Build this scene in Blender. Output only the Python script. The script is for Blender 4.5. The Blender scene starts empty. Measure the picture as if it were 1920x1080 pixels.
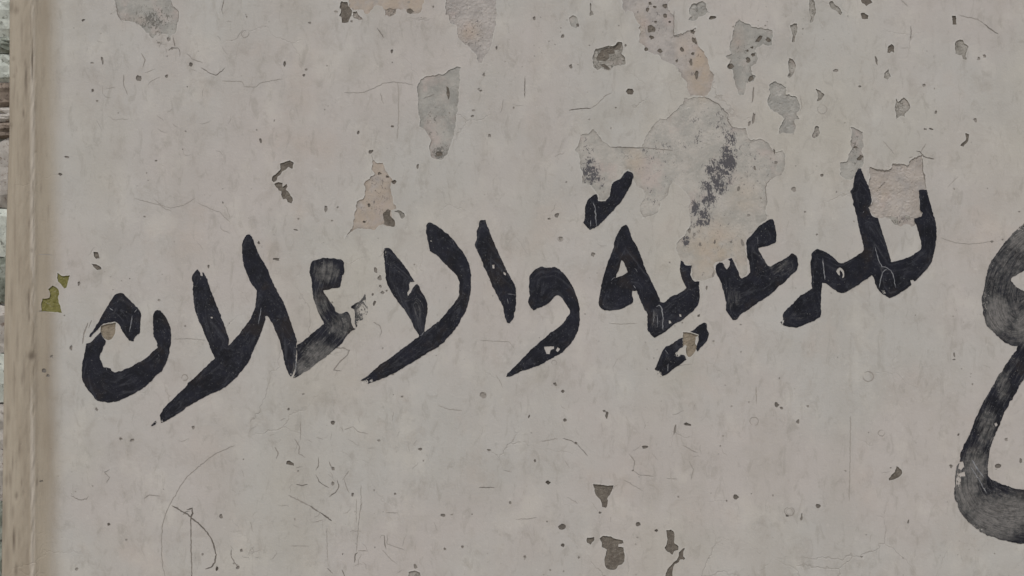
import bpy, math, random
import numpy as np
from mathutils import Vector
from mathutils.geometry import delaunay_2d_cdt

random.seed(11)
RNG = np.random.default_rng(11)
scene = bpy.context.scene
COL = scene.collection

# ------------------------------------------------------------------ camera
S = 0.00125          # metres per pixel of the 1920 px wide photograph, on the wall face
D = 2.6              # distance from the camera to the wall face
CZ = 1.55            # camera height
cam_data = bpy.data.cameras.new("camera")
cam = bpy.data.objects.new("camera", cam_data)
COL.objects.link(cam)
cam.location = (0, -D, CZ)
cam.rotation_euler = (math.radians(90), 0, 0)
cam_data.sensor_width = 36
cam_data.lens = 36 * D / (1920 * S)
cam_data.clip_start = 0.05
cam_data.clip_end = 300
scene.camera = cam

# ------------------------------------------------------------------ light
SUN_DIR = Vector((-0.34, -0.50, 1.10)).normalized()      # towards the sun
world = bpy.data.worlds.new("World")
scene.world = world
world.use_nodes = True
wn = world.node_tree.nodes
sky = wn.new("ShaderNodeTexSky")
sky.sky_type = 'NISHITA'
sky.sun_disc = False
sky.sun_elevation = math.asin(SUN_DIR.z)
sky.sun_rotation = math.atan2(SUN_DIR.x, SUN_DIR.y)
sky.air_density = 1.0
sky.dust_density = 4.0
sky.ozone_density = 0.6
wn["Background"].inputs["Strength"].default_value = 0.06
world.node_tree.links.new(sky.outputs[0], wn["Background"].inputs["Color"])
sun_data = bpy.data.lights.new("sun", 'SUN')
sun_data.energy = 1.5
sun_data.angle = math.radians(14)
sun_data.color = (1.0, 0.975, 0.94)
sun = bpy.data.objects.new("sun", sun_data)
COL.objects.link(sun)
sun.rotation_euler = SUN_DIR.to_track_quat('Z', 'Y').to_euler()
sun.location = (0, -5, 8)
vs = scene.view_settings
vs.view_transform = 'Standard'
vs.look = 'None'
vs.exposure = 0.68
vs.gamma = 1.0
vs.use_curve_mapping = False

# ------------------------------------------------------------------ helpers
K = (1.305, 1.37, 1.405)
def lin(c):
    c = c / 255.0
    return c / 12.92 if c <= 0.04045 else ((c + 0.055) / 1.055) ** 2.4
def alb(r, g, b, k=None):
    k = K if k is None else k
    return (min(lin(r) * k[0], 0.9), min(lin(g) * k[1], 0.9), min(lin(b) * k[2], 0.9), 1.0)

def W(x, y, depth=0.0):
    """photo pixel -> world point 'depth' metres behind the wall face"""
    f = (D + depth) / D
    return ((x - 960) * S * f, depth, CZ + (540 - y) * S * f)

def tag(o, label=None, cat=None, group=None, kind=None):
    if label: o["label"] = label
    if cat: o["category"] = cat
    if group: o["group"] = group
    if kind: o["kind"] = kind
    return o

def make_obj(name, verts, faces, mat, parent=None, attrs=None, smooth=False):
    me = bpy.data.meshes.new(name)
    verts = np.asarray(verts, dtype=np.float64)
    faces = [tuple(int(i) for i in f) for f in faces]
    me.from_pydata([tuple(v) for v in verts], [], faces)
    if attrs:
        for k, v in attrs.items():
            a = me.attributes.new(k, 'FLOAT', 'POINT')
            a.data.foreach_set("value", np.asarray(v, dtype=np.float32))
    if smooth:
        me.polygons.foreach_set("use_smooth", [True] * len(me.polygons))
    me.materials.append(mat)
    me.update()
    o = bpy.data.objects.new(name, me)
    COL.objects.link(o)
    if parent:
        o.parent = parent
        off = np.array(parent.location); 
        if np.abs(off).sum() > 0:
            co = np.zeros(len(me.vertices) * 3); me.vertices.foreach_get("co", co)
            co = (co.reshape(-1, 3) - off).ravel(); me.vertices.foreach_set("co", co); me.update()
    return o

# smooth pseudo noise used for real relief (px space in, roughly -1..1 out)
_ph = RNG.uniform(0, 6.28, (40, 3))
_dr = RNG.normal(0, 1, (40, 2)); _dr /= np.linalg.norm(_dr, axis=1)[:, None]
def undul(x, y, wl, seed=0, n=7):
    out = np.zeros_like(x, dtype=float)
    for i in range(n):
        j = (i + seed * 5) % 40
        k = 6.283 / (wl * (0.6 + 0.15 * i))
        out += np.sin((x * _dr[j, 0] + y * _dr[j, 1]) * k + _ph[j, 0]) / n * 1.6
    return out
def skin_depth(x, y):
    """relief of the rendered face in metres (positive = away from the camera)"""
    x = np.asarray(x, float); y = np.asarray(y, float)
    return 0.0022 * undul(x, y, 420, 0) + 0.0007 * undul(x, y, 130, 1)

def spline(pts, step=1.5, corner=50):
    P = np.array(pts, float); n = len(P); out = []
    d = np.roll(P, -1, 0) - P
    ang = np.arctan2(d[:, 1], d[:, 0])
    turn = np.abs((ang - np.roll(ang, 1) + math.pi) % (2 * math.pi) - math.pi)
    sharp = turn > math.radians(corner)
    for i in range(n):
        p0, p1, p2, p3 = P[i - 1], P[i], P[(i + 1) % n], P[(i + 2) % n]
        L = np.linalg.norm(p2 - p1)
        m1 = (p2 - p1) * 0.9 if sharp[i] else (p2 - p0) * 0.5
        m2 = (p2 - p1) * 0.9 if sharp[(i + 1) % n] else (p3 - p1) * 0.5
        for m in (m1, m2):
            l = np.linalg.norm(m)
            if l > 1.2 * L and l > 0: m *= 1.2 * L / l
        k = max(1, int(round(L / step)))
        for j in range(k):
            t = j / k
            out.append((2*t**3 - 3*t**2 + 1) * p1 + (t**3 - 2*t**2 + t) * m1
                       + (-2*t**3 + 3*t**2) * p2 + (t**3 - t**2) * m2)
    return np.array(out)

def rough(P, amp, rng, wls=(9, 4, 2.2)):
    """push an outline in and out along its normal"""
    n = len(P)
    if n < 6: return P
    t = np.roll(P, -1, 0) - np.roll(P, 1, 0)
    ln = np.linalg.norm(t, axis=1)[:, None]; ln[ln == 0] = 1
    t = t / ln
    nr = np.stack([t[:, 1], -t[:, 0]], 1)
    seg = np.linalg.norm(np.roll(P, -1, 0) - P, axis=1)
    s = np.concatenate([[0], np.cumsum(seg)[:-1]]); total = seg.sum()
    off = np.zeros(n)
    for q, wl in enumerate(wls):
        m = max(3, int(total / wl))
        v = rng.normal(0, 1, m)
        u = s / total * m
        i = np.floor(u).astype(int); f = u - i; f = f * f * (3 - 2 * f)
        off += (v[i % m] * (1 - f) + v[(i + 1) % m] * f) * (0.62 ** q)
    return P + nr * (off * amp)[:, None]

def inside(px, py, poly):
    x0, y0 = poly[:, 0], poly[:, 1]
    x1, y1 = np.roll(x0, -1), np.roll(y0, -1)
    c = np.zeros(len(px), bool)
    for a, b, d, e in zip(x0, y0, x1, y1):
        if b == e: continue
        m = (b > py) != (e > py)
        c ^= m & (px < (d - a) * (py - b) / (e - b) + a)
    return c
def inside_bb(px, py, poly):
    mn, mx = poly.min(0), poly.max(0)
    idx = np.where((px >= mn[0]) & (px <= mx[0]) & (py >= mn[1]) & (py <= mx[1]))[0]
    r = np.zeros(len(px), bool)
    if len(idx): r[idx] = inside(px[idx], py[idx], poly)
    return r
def edge_dist(px, py, poly):
    out = np.full(len(px), 1e9)
    for i in range(0, len(px), 4000):
        a = px[i:i+4000, None] - poly[None, :, 0]; b = py[i:i+4000, None] - poly[None, :, 1]
        out[i:i+4000] = np.sqrt((a*a + b*b).min(1))
    return out
def ribbon(line, width, rng, taper=True):
    P = np.array(line, float)
    out = [P[0]]
    for a, b in zip(P[:-1], P[1:]):
        n = max(1, int(np.linalg.norm(b - a) / 3))
        for j in range(1, n + 1): out.append(a + (b - a) * j / n)
    P = np.array(out); n = len(P)
    P[1:-1] += rng.normal(0, 0.35, (n - 2, 2)) if n > 2 else 0
    t = np.gradient(P, axis=0); l = np.linalg.norm(t, axis=1)[:, None]; l[l == 0] = 1; t /= l
    nr = np.stack([-t[:, 1], t[:, 0]], 1)
    w = width * 0.5 * rng.uniform(0.65, 1.25, n)
    if taper:
        w *= np.clip(np.minimum(np.arange(n) + 0.7, n - np.arange(n) - 0.3) / 2.5, 0.3, 1)
    return np.vstack([P + nr * w[:, None], (P - nr * w[:, None])[::-1]])
def blob(x, y, rx, ry, rng, rot=0.0, n=11, irr=0.25):
    a = np.linspace(0, 2 * math.pi, n, endpoint=False)
    r = 1 + rng.normal(0, irr, n).clip(-0.45, 0.45)
    u, v = np.cos(a) * rx * r, np.sin(a) * ry * r
    return np.stack([x + u * math.cos(rot) - v * math.sin(rot), y + u * math.sin(rot) + v * math.cos(rot)], 1)

# ------------------------------------------------------------------ node helpers
class NT:
    def __init__(self, name):
        self.m = bpy.data.materials.new(name); self.m.use_nodes = True
        self.t = self.m.node_tree; self.n = self.t.nodes
        self.b = self.n["Principled BSDF"]
        self.pos = self.n.new("ShaderNodeNewGeometry").outputs["Position"]
    def link(self, a, b): self.t.links.new(a, b)
    def inp(self, sock, v):
        if hasattr(v, "is_output"): self.link(v, sock)
        elif isinstance(v, tuple) and len(v) == 3 and sock.type == 'RGBA': sock.default_value = (*v, 1)
        else: sock.default_value = v
    def attr(self, name):
        a = self.n.new("ShaderNodeAttribute"); a.attribute_name = name; return a.outputs["Fac"]
    def scale(self, v, sx, sy, sz):
        m = self.n.new("ShaderNodeVectorMath"); m.operation = 'MULTIPLY'
        self.inp(m.inputs[0], v); m.inputs[1].default_value = (sx, sy, sz); return m.outputs[0]
    def noise(self, scale, detail=4, rough=0.55, vec=None, dist=0.0, color=False):
        t = self.n.new("ShaderNodeTexNoise")
        self.link(vec if vec is not None else self.pos, t.inputs["Vector"])
        t.inputs["Scale"].default_value = scale; t.inputs["Detail"].default_value = detail
        t.inputs["Roughness"].default_value = rough; t.inputs["Distortion"].default_value = dist
        return t.outputs["Color" if color else "Fac"]
    def voronoi(self, scale, feature='F1', vec=None, rand=1.0):
        t = self.n.new("ShaderNodeTexVoronoi"); t.feature = feature
        self.link(vec if vec is not None else self.pos, t.inputs["Vector"])
        t.inputs["Scale"].default_value = scale; t.inputs["Randomness"].default_value = rand
        return t.outputs["Distance"]
    def rng(self, v, a, b, c=0.0, d=1.0):
        r = self.n.new("ShaderNodeMapRange"); r.clamp = True; r.interpolation_type = 'SMOOTHSTEP'
        self.inp(r.inputs[0], v)
        for i, q in enumerate((a, b, c, d)): self.inp(r.inputs[i + 1], q)
        return r.outputs[0]
    def math(self, op, a, b=0.0):
        m = self.n.new("ShaderNodeMath"); m.operation = op
        self.inp(m.inputs[0], a); self.inp(m.inputs[1], b); return m.outputs[0]
    def mix(self, f, a, b, mode='MIX'):
        m = self.n.new("ShaderNodeMix"); m.data_type = 'RGBA'; m.blend_type = mode
        self.inp(m.inputs[0], f); self.inp(m.inputs[6], a); self.inp(m.inputs[7], b)
        return m.outputs[2]
    def bump(self, h, strength=0.3, dist=0.001, normal=None):
        b = self.n.new("ShaderNodeBump"); b.inputs["Strength"].default_value = strength
        b.inputs["Distance"].default_value = dist; self.link(h, b.inputs["Height"])
        if normal is not None: self.link(normal, b.inputs["Normal"])
        return b.outputs[0]
    def comb(self, x, y, z):
        c = self.n.new("ShaderNodeCombineXYZ")
        for i, v in enumerate((x, y, z)): self.inp(c.inputs[i], v)
        return c.outputs[0]
    def sep(self, v):
        s = self.n.new("ShaderNodeSeparateXYZ"); self.link(v, s.inputs[0]); return s.outputs
    def done(self, color, rough=0.85, normal=None, spec=0.3, alpha=None):
        self.inp(self.b.inputs["Base Color"], color); self.inp(self.b.inputs["Roughness"], rough)
        self.b.inputs["Specular IOR Level"].default_value = spec
        if normal is not None: self.link(normal, self.b.inputs["Normal"])
        if alpha is not None: self.inp(self.b.inputs["Alpha"], alpha)
        return self.m

def mat_skin():
    m = NT("old_whitewash")
    cool, warm = alb(161, 157, 152), alb(163, 156, 151)
    ochre = alb(162, 156, 146)
    c = m.mix(m.rng(m.noise(2.3, 3, 0.5), 0.40, 0.62), cool, warm)
    c = m.mix(m.rng(m.noise(1.7, 3, 0.6, m.scale(m.pos, 1, 1, 0.8)), 0.48, 0.72, 0, 0.75), c, ochre)
    # vertical wash streaks and large worn clouds
    st = m.noise(11, 4, 0.6, m.scale(m.pos, 1.0, 1, 0.10))
    c = m.mix(m.rng(st, 0.40, 0.72, 0.0, 0.28), c, alb(148, 141, 133))
    cl = m.noise(6.5, 6, 0.68, None, 0.4)
    c = m.mix(m.rng(cl, 0.50, 0.76, 0.0, 0.34), c, alb(142, 136, 126))
    c = m.mix(m.rng(m.noise(9.3, 5, 0.6, m.scale(m.pos, 1.1, 1, 0.9)), 0.50, 0.70, 0.0, 0.30), c, alb(181, 175, 166))
    bl = m.noise(20, 6, 0.72, m.scale(m.pos, 1, 1, 0.8), 0.6)
    c = m.mix(m.rng(bl, 0.50, 0.72, 0.0, 0.36), c, alb(139, 131, 123))
    c = m.mix(m.rng(m.noise(5.1, 4, 0.6), 0.54, 0.72, 0.0, 0.30), c, alb(166, 153, 143))
    # little brush and trowel marks
    vx = m.noise(42, 5, 0.7, m.scale(m.pos, 1, 1, 0.45), 0.8)
    c = m.mix(m.rng(vx, 0.52, 0.68, 0.0, 0.36), c, alb(132, 126, 118))
    c = m.mix(m.rng(m.noise(75, 4, 0.7), 0.58, 0.72, 0.0, 0.28), c, alb(180, 175, 168))
    # pin-head dirt, only where a second noise lets it
    sp = m.rng(m.voronoi(55), 0.05, 0.16, 1.0, 0.0)
    sp = m.math('MULTIPLY', sp, m.rng(m.noise(4.0, 3, 0.6), 0.50, 0.66))
    sp = m.math('MULTIPLY', sp, m.rng(m.noise(160, 2, 0.5), 0.42, 0.60))
    c = m.mix(m.math('MULTIPLY', sp, 0.65), c, alb(98, 92, 85))
    # hairline crazing in a few places
    wv = m.n.new("ShaderNodeVectorMath"); wv.operation = 'ADD'
    m.link(m.pos, wv.inputs[0]); m.link(m.scale(m.noise(9, 4, 0.7, None, 0, True), .07, .07, .07), wv.inputs[1])
    cr = m.rng(m.voronoi(5.5, 'DISTANCE_TO_EDGE', wv.outputs[0]), 0.0, 0.010, 1.0, 0.0)
    cr = m.math('MULTIPLY', cr, m.rng(m.noise(2.9, 3, 0.6), 0.52, 0.64))
    c = m.mix(m.math('MULTIPLY', cr, 0.30), c, alb(112, 105, 98))
    # bare brown-grey render of the corner strip
    tp = m.attr("taupe")
    tc = m.mix(m.rng(m.noise(16, 5, 0.65, m.scale(m.pos, 1, 1, 0.12)), 0.32, 0.68), alb(131, 120, 106), alb(146, 136, 122))
    tc = m.mix(m.rng(m.noise(60, 5, 0.7, m.scale(m.pos, 1, 1, 0.16)), 0.52, 0.74, 0, 0.5), tc, alb(112, 102, 91))
    tn = m.math('ADD', tp, m.math('MULTIPLY', m.math('SUBTRACT', m.noise(24, 4, 0.6, m.scale(m.pos, 1, 1, 0.2)), 0.5), 0.45))
    c = m.mix(m.rng(tn, 0.05, 1.0), c, tc)
    wr = m.math('MULTIPLY', m.attr("worn"), m.rng(m.noise(26, 5, 0.7, m.scale(m.pos, 1, 1, 0.15)), 0.40, 0.56))
    c = m.mix(m.math('MULTIPLY', wr, 0.7), c, alb(168, 159, 148))
    c = m.mix(m.math('MULTIPLY', m.attr("lip"), 0.6), c, alb(180, 177, 171))  # lip highlight put into the colour, besides the real lift of the edge
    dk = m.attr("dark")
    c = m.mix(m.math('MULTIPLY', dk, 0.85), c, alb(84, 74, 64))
    h = m.math('ADD', m.math('MULTIPLY', m.noise(30, 5, 0.6), 0.8), m.math('MULTIPLY', m.noise(190, 4, 0.65), 0.45))
    n1 = m.bump(h, 0.4, 0.0021)
    n2 = m.bump(m.math('ADD', m.math('MULTIPLY', cr, -1.0), m.math('MULTIPLY', sp, -0.7)), 0.5, 0.0008, n1)
    return m.done(c, 0.82, n2, 0.25)

def mat_patch(name, c0, c1, tan, sootc):
    """bare plaster where the wash has come off; attributes: soot, tan, edge, dark"""
    m = NT(name)
    c = m.mix(m.rng(m.noise(26, 5, 0.65), 0.36, 0.64), c0, c1)
    c = m.mix(m.rng(m.noise(95, 4, 0.7), 0.54, 0.70, 0, 0.40), c, alb(124, 118, 111))
    c = m.mix(m.rng(m.noise(60, 4, 0.7), 0.56, 0.70, 0, 0.45), c, alb(174, 169, 162))
    c = m.mix(m.rng(m.noise(14, 3, 0.6), 0.52, 0.70, 0, 0.6), c, alb(160, 147, 141))
    tn = m.math('MULTIPLY', m.attr("tan"), m.rng(m.noise(30, 4, 0.6), 0.25, 0.60))
    c = m.mix(m.math('MULTIPLY', tn, 0.8), c, tan)
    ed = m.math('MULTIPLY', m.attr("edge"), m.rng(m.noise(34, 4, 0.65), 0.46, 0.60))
    c = m.mix(m.math('MULTIPLY', ed, 0.60), c, alb(104, 97, 90))  # rims darkened: edge dirt, with occlusion-like shade painted in as well
    c = m.mix(m.math('MULTIPLY', m.attr("dark"), 0.9), c, alb(98, 91, 84))
    so = m.attr("soot")
    v = m.scale(m.pos, 1.25, 1, 0.75)
    s1 = m.math('ADD', m.math('MULTIPLY', m.noise(150, 3, 0.7, v, 1.2), 0.65), m.math('MULTIPLY', m.noise(48, 3, 0.6, None, 0.6), 0.35))
    thr = m.math('SUBTRACT', 0.62, m.math('MULTIPLY', so, 0.20))
    sm = m.rng(s1, thr, m.math('ADD', thr, 0.05))
    sm = m.math('MULTIPLY', sm, m.rng(so, 0.02, 0.20))
    c = m.mix(m.math('MULTIPLY', m.rng(so, 0.35, 1.0, 0, 0.5), m.rng(m.noise(55, 4, 0.7), 0.40, 0.62)), c, alb(104, 101, 100))
    c = m.mix(m.math('MULTIPLY', sm, m.rng(so, 0.0, 0.8, 0.55, 0.92)), c, sootc)
    h = m.math('ADD', m.noise(150, 5, 0.7), m.math('MULTIPLY', m.noise(330, 3, 0.6), 0.5))
    return m.done(c, 0.92, m.bump(h, 0.35, 0.0011), 0.15)

def mat_chip(name, c0, c1):
    m = NT(name)
    c = m.mix(m.rng(m.noise(70, 5, 0.65), 0.38, 0.62), c0, c1)
    c = m.mix(m.rng(m.noise(260, 3, 0.6), 0.60, 0.70, 0, 0.5), c, alb(140, 132, 122))
    return m.done(c, 0.93, m.bump(m.noise(150, 5, 0.7), 0.6, 0.002), 0.12)

def mat_mark(name, c0):
    m = NT(name)
    base = alb(150, 143, 136)
    c = m.mix(m.attr("dark"), base, c0)
    c = m.mix(m.rng(m.noise(300, 3, 0.6), 0.5, 0.7, 0, 0.25), c, base)
    return m.done(c, 0.9, m.bump(m.noise(200, 3, 0.6), 0.4, 0.001), 0.15)

def mat_paint(name="brushed_black_paint"):
    """brush streaks run along each stroke: 'dist' is the distance to the stroke's own edge"""
    m = NT(name)
    x, y, z = m.sep(m.pos)
    al, ac = m.attr("along"), m.attr("across")
    v = m.comb(m.math('MULTIPLY', al, 0.022), m.math('MULTIPLY', ac, 0.20), m.math('MULTIPLY', z, 3.0))
    stv = m.noise(1.0, 5, 0.7, v, 0.5)
    v2 = m.comb(m.math('MULTIPLY', al, 0.07), m.math('MULTIPLY', ac, 0.50), m.math('MULTIPLY', x, 6.0))
    st2 = m.noise(1.0, 5, 0.75, v2, 0.5)
    blot = m.noise(26, 5, 0.65)
    c = m.mix(m.rng(blot, 0.35, 0.65), alb(17, 18, 24), alb(26, 27, 36))
    c = m.mix(m.rng(m.noise(14, 3, 0.6), 0.52, 0.66, 0, 0.6), c, alb(38, 33, 32))
    c = m.mix(m.rng(stv, 0.50, 0.70, 0, 0.55), c, alb(62, 62, 67))
    c = m.mix(m.rng(st2, 0.58, 0.72, 0, 0.45), c, alb(70, 70, 74))
    c = m.mix(m.rng(m.noise(95, 4, 0.7), 0.62, 0.78, 0, 0.35), c, alb(84, 84, 86))
    c = m.mix(m.rng(m.noise(55, 5, 0.75), 0.52, 0.68, 0, 0.55), c, alb(50, 51, 57))
    c = m.mix(m.rng(m.noise(170, 4, 0.75), 0.58, 0.70, 0, 0.45), c, alb(76, 77, 82))
    th = m.attr("thin")
    tm = m.math('ADD', m.math('MULTIPLY', stv, 0.45), m.math('ADD', m.math('MULTIPLY', st2, 0.35), m.math('MULTIPLY', blot, 0.2)))
    thick = m.mix(m.rng(m.noise(80, 4, 0.65), 0.35, 0.65), alb(60, 60, 60), alb(98, 95, 93))
    thick = m.mix(m.rng(th, 0.7, 1.0, 0, 0.75), thick, m.mix(m.rng(m.math('ADD', m.math('MULTIPLY', st2, 0.5), m.math('ADD', m.math('MULTIPLY', stv, 0.25), m.math('MULTIPLY', m.noise(120, 5, 0.75), 0.25))), 0.40, 0.60), alb(62, 60, 60), alb(120, 116, 113)))
    lo = m.math('SUBTRACT', 0.70, m.math('MULTIPLY', th, 0.50))
    c = m.mix(m.math('MULTIPLY', m.rng(tm, lo, m.math('ADD', lo, 0.22)), m.rng(th, 0.0, 0.5)), c, thick)
    c = m.mix(m.math('MULTIPLY', m.rng(m.noise(230, 2, 0.6), 0.66, 0.72), m.math('ADD', 0.22, m.math('MULTIPLY', th, 0.35))), c, alb(140, 137, 132))
    # dry brush: the film breaks up
    dry = m.attr("dry")
    dn = m.math('ADD', m.math('MULTIPLY', st2, 0.55), m.math('MULTIPLY', m.noise(210, 4, 0.7, m.scale(m.pos, 1, 1, 1)), 0.45))
    dt = m.math('SUBTRACT', 0.76, m.math('MULTIPLY', dry, 0.42))
    a = m.math('SUBTRACT', 1.0, m.math('MULTIPLY', m.rng(dn, dt, m.math('ADD', dt, 0.05)), m.rng(dry, 0.02, 0.15)))
    h = m.math('ADD', m.math('MULTIPLY', st2, 0.7), m.noise(120, 4, 0.6))
    return m.done(c, m.rng(blot, 0.3, 0.7, 0.5, 0.72), m.bump(h, 0.35, 0.0012), 0.22, a)

def mat_plain(name, c0, c1, sc, rough=0.9, spec=0.15, bs=0.5, bd=0.003, c2=None):
    m = NT(name)
    c = m.mix(m.rng(m.noise(sc, 5, 0.65), 0.36, 0.64), c0, c1)
    if c2: c = m.mix(m.rng(m.noise(sc * 2.7, 5, 0.7), 0.54, 0.66, 0, 0.9), c, c2)
    return m.done(c, rough, m.bump(m.noise(sc * 4, 5, 0.7), bs, bd), spec)

M_SKIN = mat_skin()
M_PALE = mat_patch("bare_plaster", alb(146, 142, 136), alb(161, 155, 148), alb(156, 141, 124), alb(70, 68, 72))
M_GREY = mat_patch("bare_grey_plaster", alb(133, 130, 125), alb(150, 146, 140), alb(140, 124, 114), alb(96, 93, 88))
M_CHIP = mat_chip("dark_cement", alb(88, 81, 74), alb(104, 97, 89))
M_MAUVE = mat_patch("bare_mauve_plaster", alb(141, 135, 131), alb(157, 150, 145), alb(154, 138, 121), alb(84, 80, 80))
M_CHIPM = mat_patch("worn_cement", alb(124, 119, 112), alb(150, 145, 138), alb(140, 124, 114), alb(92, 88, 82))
M_BEIGE = mat_chip("bare_beige_render", alb(112, 102, 89), alb(128, 117, 103))
M_OLIVE = mat_chip("old_olive_paint", alb(96, 92, 52), alb(110, 105, 66))
M_MARK = mat_mark("dirt_in_marks", alb(72, 66, 60))
M_PAINT = mat_paint()
M_LIGHT = mat_chip("paint_scratch_grey", alb(98, 98, 102), alb(126, 126, 128))

# ------------------------------------------------------------------ the wall
wall = bpy.data.objects.new("wall", None)
COL.objects.link(wall)
wall.location = ((20 - 960) * S, 0, 0)
tag(wall, "whitewashed outdoor wall with black Arabic brush lettering and many peeled patches", "wall")

# regions: name, outline, kind of surface, depth (m), roughness of outline (px), dark, label
REG = []
def reg(name, pts, mat, depth, amp=0.9, dark=0.0, label=None, tan=0.0, raw=False):
    P = np.array(pts, float)
    if not raw: P = rough(spline(P, 1.6), amp, RNG)
    REG.append(dict(name=name, P=P, mat=mat, depth=depth, dark=dark, label=label, tan=tan))

# --- large, shallow losses of the wash
reg("peeled_patch", [(215,-18),(217,8),(220,20),(224,33),(228,39),(238,40),(250,42),(262,48),(273,58),(283,68),(287,71),(292,65),(300,63),(313,67),(318,77),(322,66),(329,60),(333,40),(335,22),(328,17),(323,12),(320,0),(320,-18)],
    M_GREY, .0008, label="grey peeled patch cut by the top edge, upper left")
reg("peeled_patch", [(654,-14),(655,15),(665,18),(680,18),(686,25),(694,25),(699,15),(706,9),(715,10),(720,20),(722,29),(730,31),(738,27),(742,17),(750,16),(760,17),(764,24),(768,26),(780,26),(790,22),(792,10),(800,-14)],
    M_MAUVE, .0008, tan=1.0, label="tan peeled strip with scalloped lower edge at the top of the wall")
reg("peeled_patch", [(835,-14),(836,28),(842,28),(845,42),(855,47),(858,65),(866,80),(872,86),(880,90),(888,100),(893,105),(897,117),(904,119),(907,110),(914,100),(919,90),(922,75),(927,55),(930,30),(929,15),(932,-14)],
    M_MAUVE, .0010, label="pointed pale peeled patch hanging from the top edge")
reg("peeled_patch", [(864,126),(862,150),(860,180),(857,210),(853,243),(847,265),(841,280),(838,291),(832,298),(824,300),(812,296),(806,284),(807,270),(810,262),(804,253),(797,243),(788,237),(788,220),(783,197),(783,165),(788,152),(798,143),(816,141),(832,137),(847,128),(857,125)],
    M_GREY, .0008, label="tall narrow peeled patch with a dark slot and sooty foot")
reg("peeled_patch", [(700,302),(707,306),(717,306),(723,318),(729,328),(738,338),(733,345),(734,360),(737,378),(742,390),(732,395),(737,410),(740,422),(728,423),(715,421),(705,428),(698,431),(685,430),(672,428),(662,432),(650,441),(661,426),(662,413),(666,395),(669,378),(682,370),(684,358),(683,343),(692,334),(703,327),(697,316)],
    M_MAUVE, .0008, tan=.9, label="triangular tan peeled patch above the lettering")
reg("peeled_patch", [(1167,-14),(1168,5),(1173,26),(1178,18),(1185,20),(1192,35),(1200,48),(1196,53),(1200,62),(1197,79),(1208,86),(1212,95),(1222,100),(1236,103),(1238,112),(1262,121),(1272,132),(1280,148),(1287,155),(1290,170),(1295,180),(1310,179),(1322,181),(1333,168),(1337,150),(1336,138),(1330,128),(1328,115),(1322,98),(1311,87),(1308,75),(1303,66),(1304,52),(1298,56),(1285,58),(1280,65),(1264,66),(1263,30),(1255,20),(1252,8),(1257,0),(1258,-14)],
    M_MAUVE, .0008, label="long diagonal peeled patch pocked with dark holes at the top")
reg("peeled_patch", [(1292,15),(1300,8),(1314,4),(1322,7),(1325,16),(1331,25),(1325,24),(1316,28),(1308,33),(1300,39),(1290,37),(1296,30),(1292,22)],
    M_GREY, .0010, label="small grey peeled patch right of the pocked one")
reg("peeled_patch", [(1385,36),(1398,42),(1408,47),(1415,51),(1430,52),(1440,55),(1447,58),(1447,85),(1438,86),(1430,82),(1420,88),(1416,95),(1420,108),(1417,118),(1408,125),(1409,137),(1416,143),(1411,150),(1406,156),(1400,155),(1398,165),(1396,178),(1387,177),(1382,165),(1377,150),(1375,132),(1366,130),(1367,120),(1368,112),(1362,106),(1372,100),(1368,88),(1371,72),(1375,62),(1377,52)],
    M_GREY, .0008, label="ragged grey peeled patch with a hooked top right")
reg("peeled_patch", [(1441,160),(1450,152),(1460,155),(1474,164),(1474,176),(1488,179),(1496,188),(1501,203),(1493,210),(1498,222),(1490,225),(1491,241),(1488,250),(1475,248),(1463,250),(1465,235),(1470,223),(1460,210),(1448,206),(1440,193),(1443,175)],
    M_GREY, .0010, label="grey peeled patch like a slipper, upper right")
reg("peeled_patch", [(1283,184),(1300,183),(1320,182),(1335,188),(1347,194),(1358,207),(1365,213),(1364,225),(1373,238),(1380,240),(1398,241),(1402,256),(1406,262),(1427,261),(1435,265),(1443,273),(1452,284),(1467,282),(1471,295),(1471,312),(1465,327),(1449,334),(1437,346),(1436,356),(1438,370),(1438,382),(1435,393),(1438,409),(1425,421),(1410,437),(1399,450),(1397,470),(1401,498),(1400,512),(1392,520),(1388,515),(1380,495),(1373,482),(1364,485),(1355,490),(1346,490),(1340,497),(1340,514),(1330,524),(1312,527),(1300,524),(1297,510),(1299,497),(1284,495),(1276,484),(1270,460),(1280,445),(1286,435),(1295,418),(1292,395),(1295,374),(1280,353),(1262,340),(1256,348),(1252,366),(1240,376),(1234,396),(1222,403),(1207,407),(1200,394),(1204,378),(1210,366),(1203,354),(1192,346),(1187,335),(1187,324),(1178,319),(1168,325),(1160,335),(1148,343),(1143,365),(1134,376),(1122,375),(1120,363),(1110,350),(1100,346),(1091,344),(1092,325),(1088,310),(1086,290),(1078,281),(1085,270),(1088,253),(1102,248),(1111,240),(1120,250),(1130,265),(1147,275),(1165,277),(1202,276),(1208,262),(1215,250),(1225,236),(1236,223),(1250,226),(1262,210),(1275,201),(1281,194)],
    M_PALE, .0005, label="largest peeled patch, sooty streaks, spreading into the lettering")
reg("peeled_patch", [(1595,238),(1605,241),(1618,247),(1617,262),(1622,275),(1617,283),(1622,300),(1616,312),(1610,316),(1605,324),(1600,335),(1596,338),(1583,333),(1577,325),(1577,306),(1587,304),(1592,290),(1597,278),(1594,272),(1598,262),(1597,250)],
    M_GREY, .0008, label="narrow grey peeled patch above the tall letter, right")
reg("peeled_patch", [(1631,312),(1645,318),(1660,320),(1671,316),(1673,307),(1685,308),(1700,310),(1707,300),(1722,293),(1729,290),(1730,310),(1735,335),(1737,355),(1724,356),(1723,378),(1726,393),(1730,400),(1727,405),(1714,410),(1719,419),(1710,424),(1700,420),(1688,424),(1675,415),(1665,409),(1650,410),(1637,404),(1632,398),(1630,388),(1635,380),(1634,366),(1630,350)],
    M_MAUVE, .0013, tan=.35, label="pinkish peeled patch between the two tall strokes at right")
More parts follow.
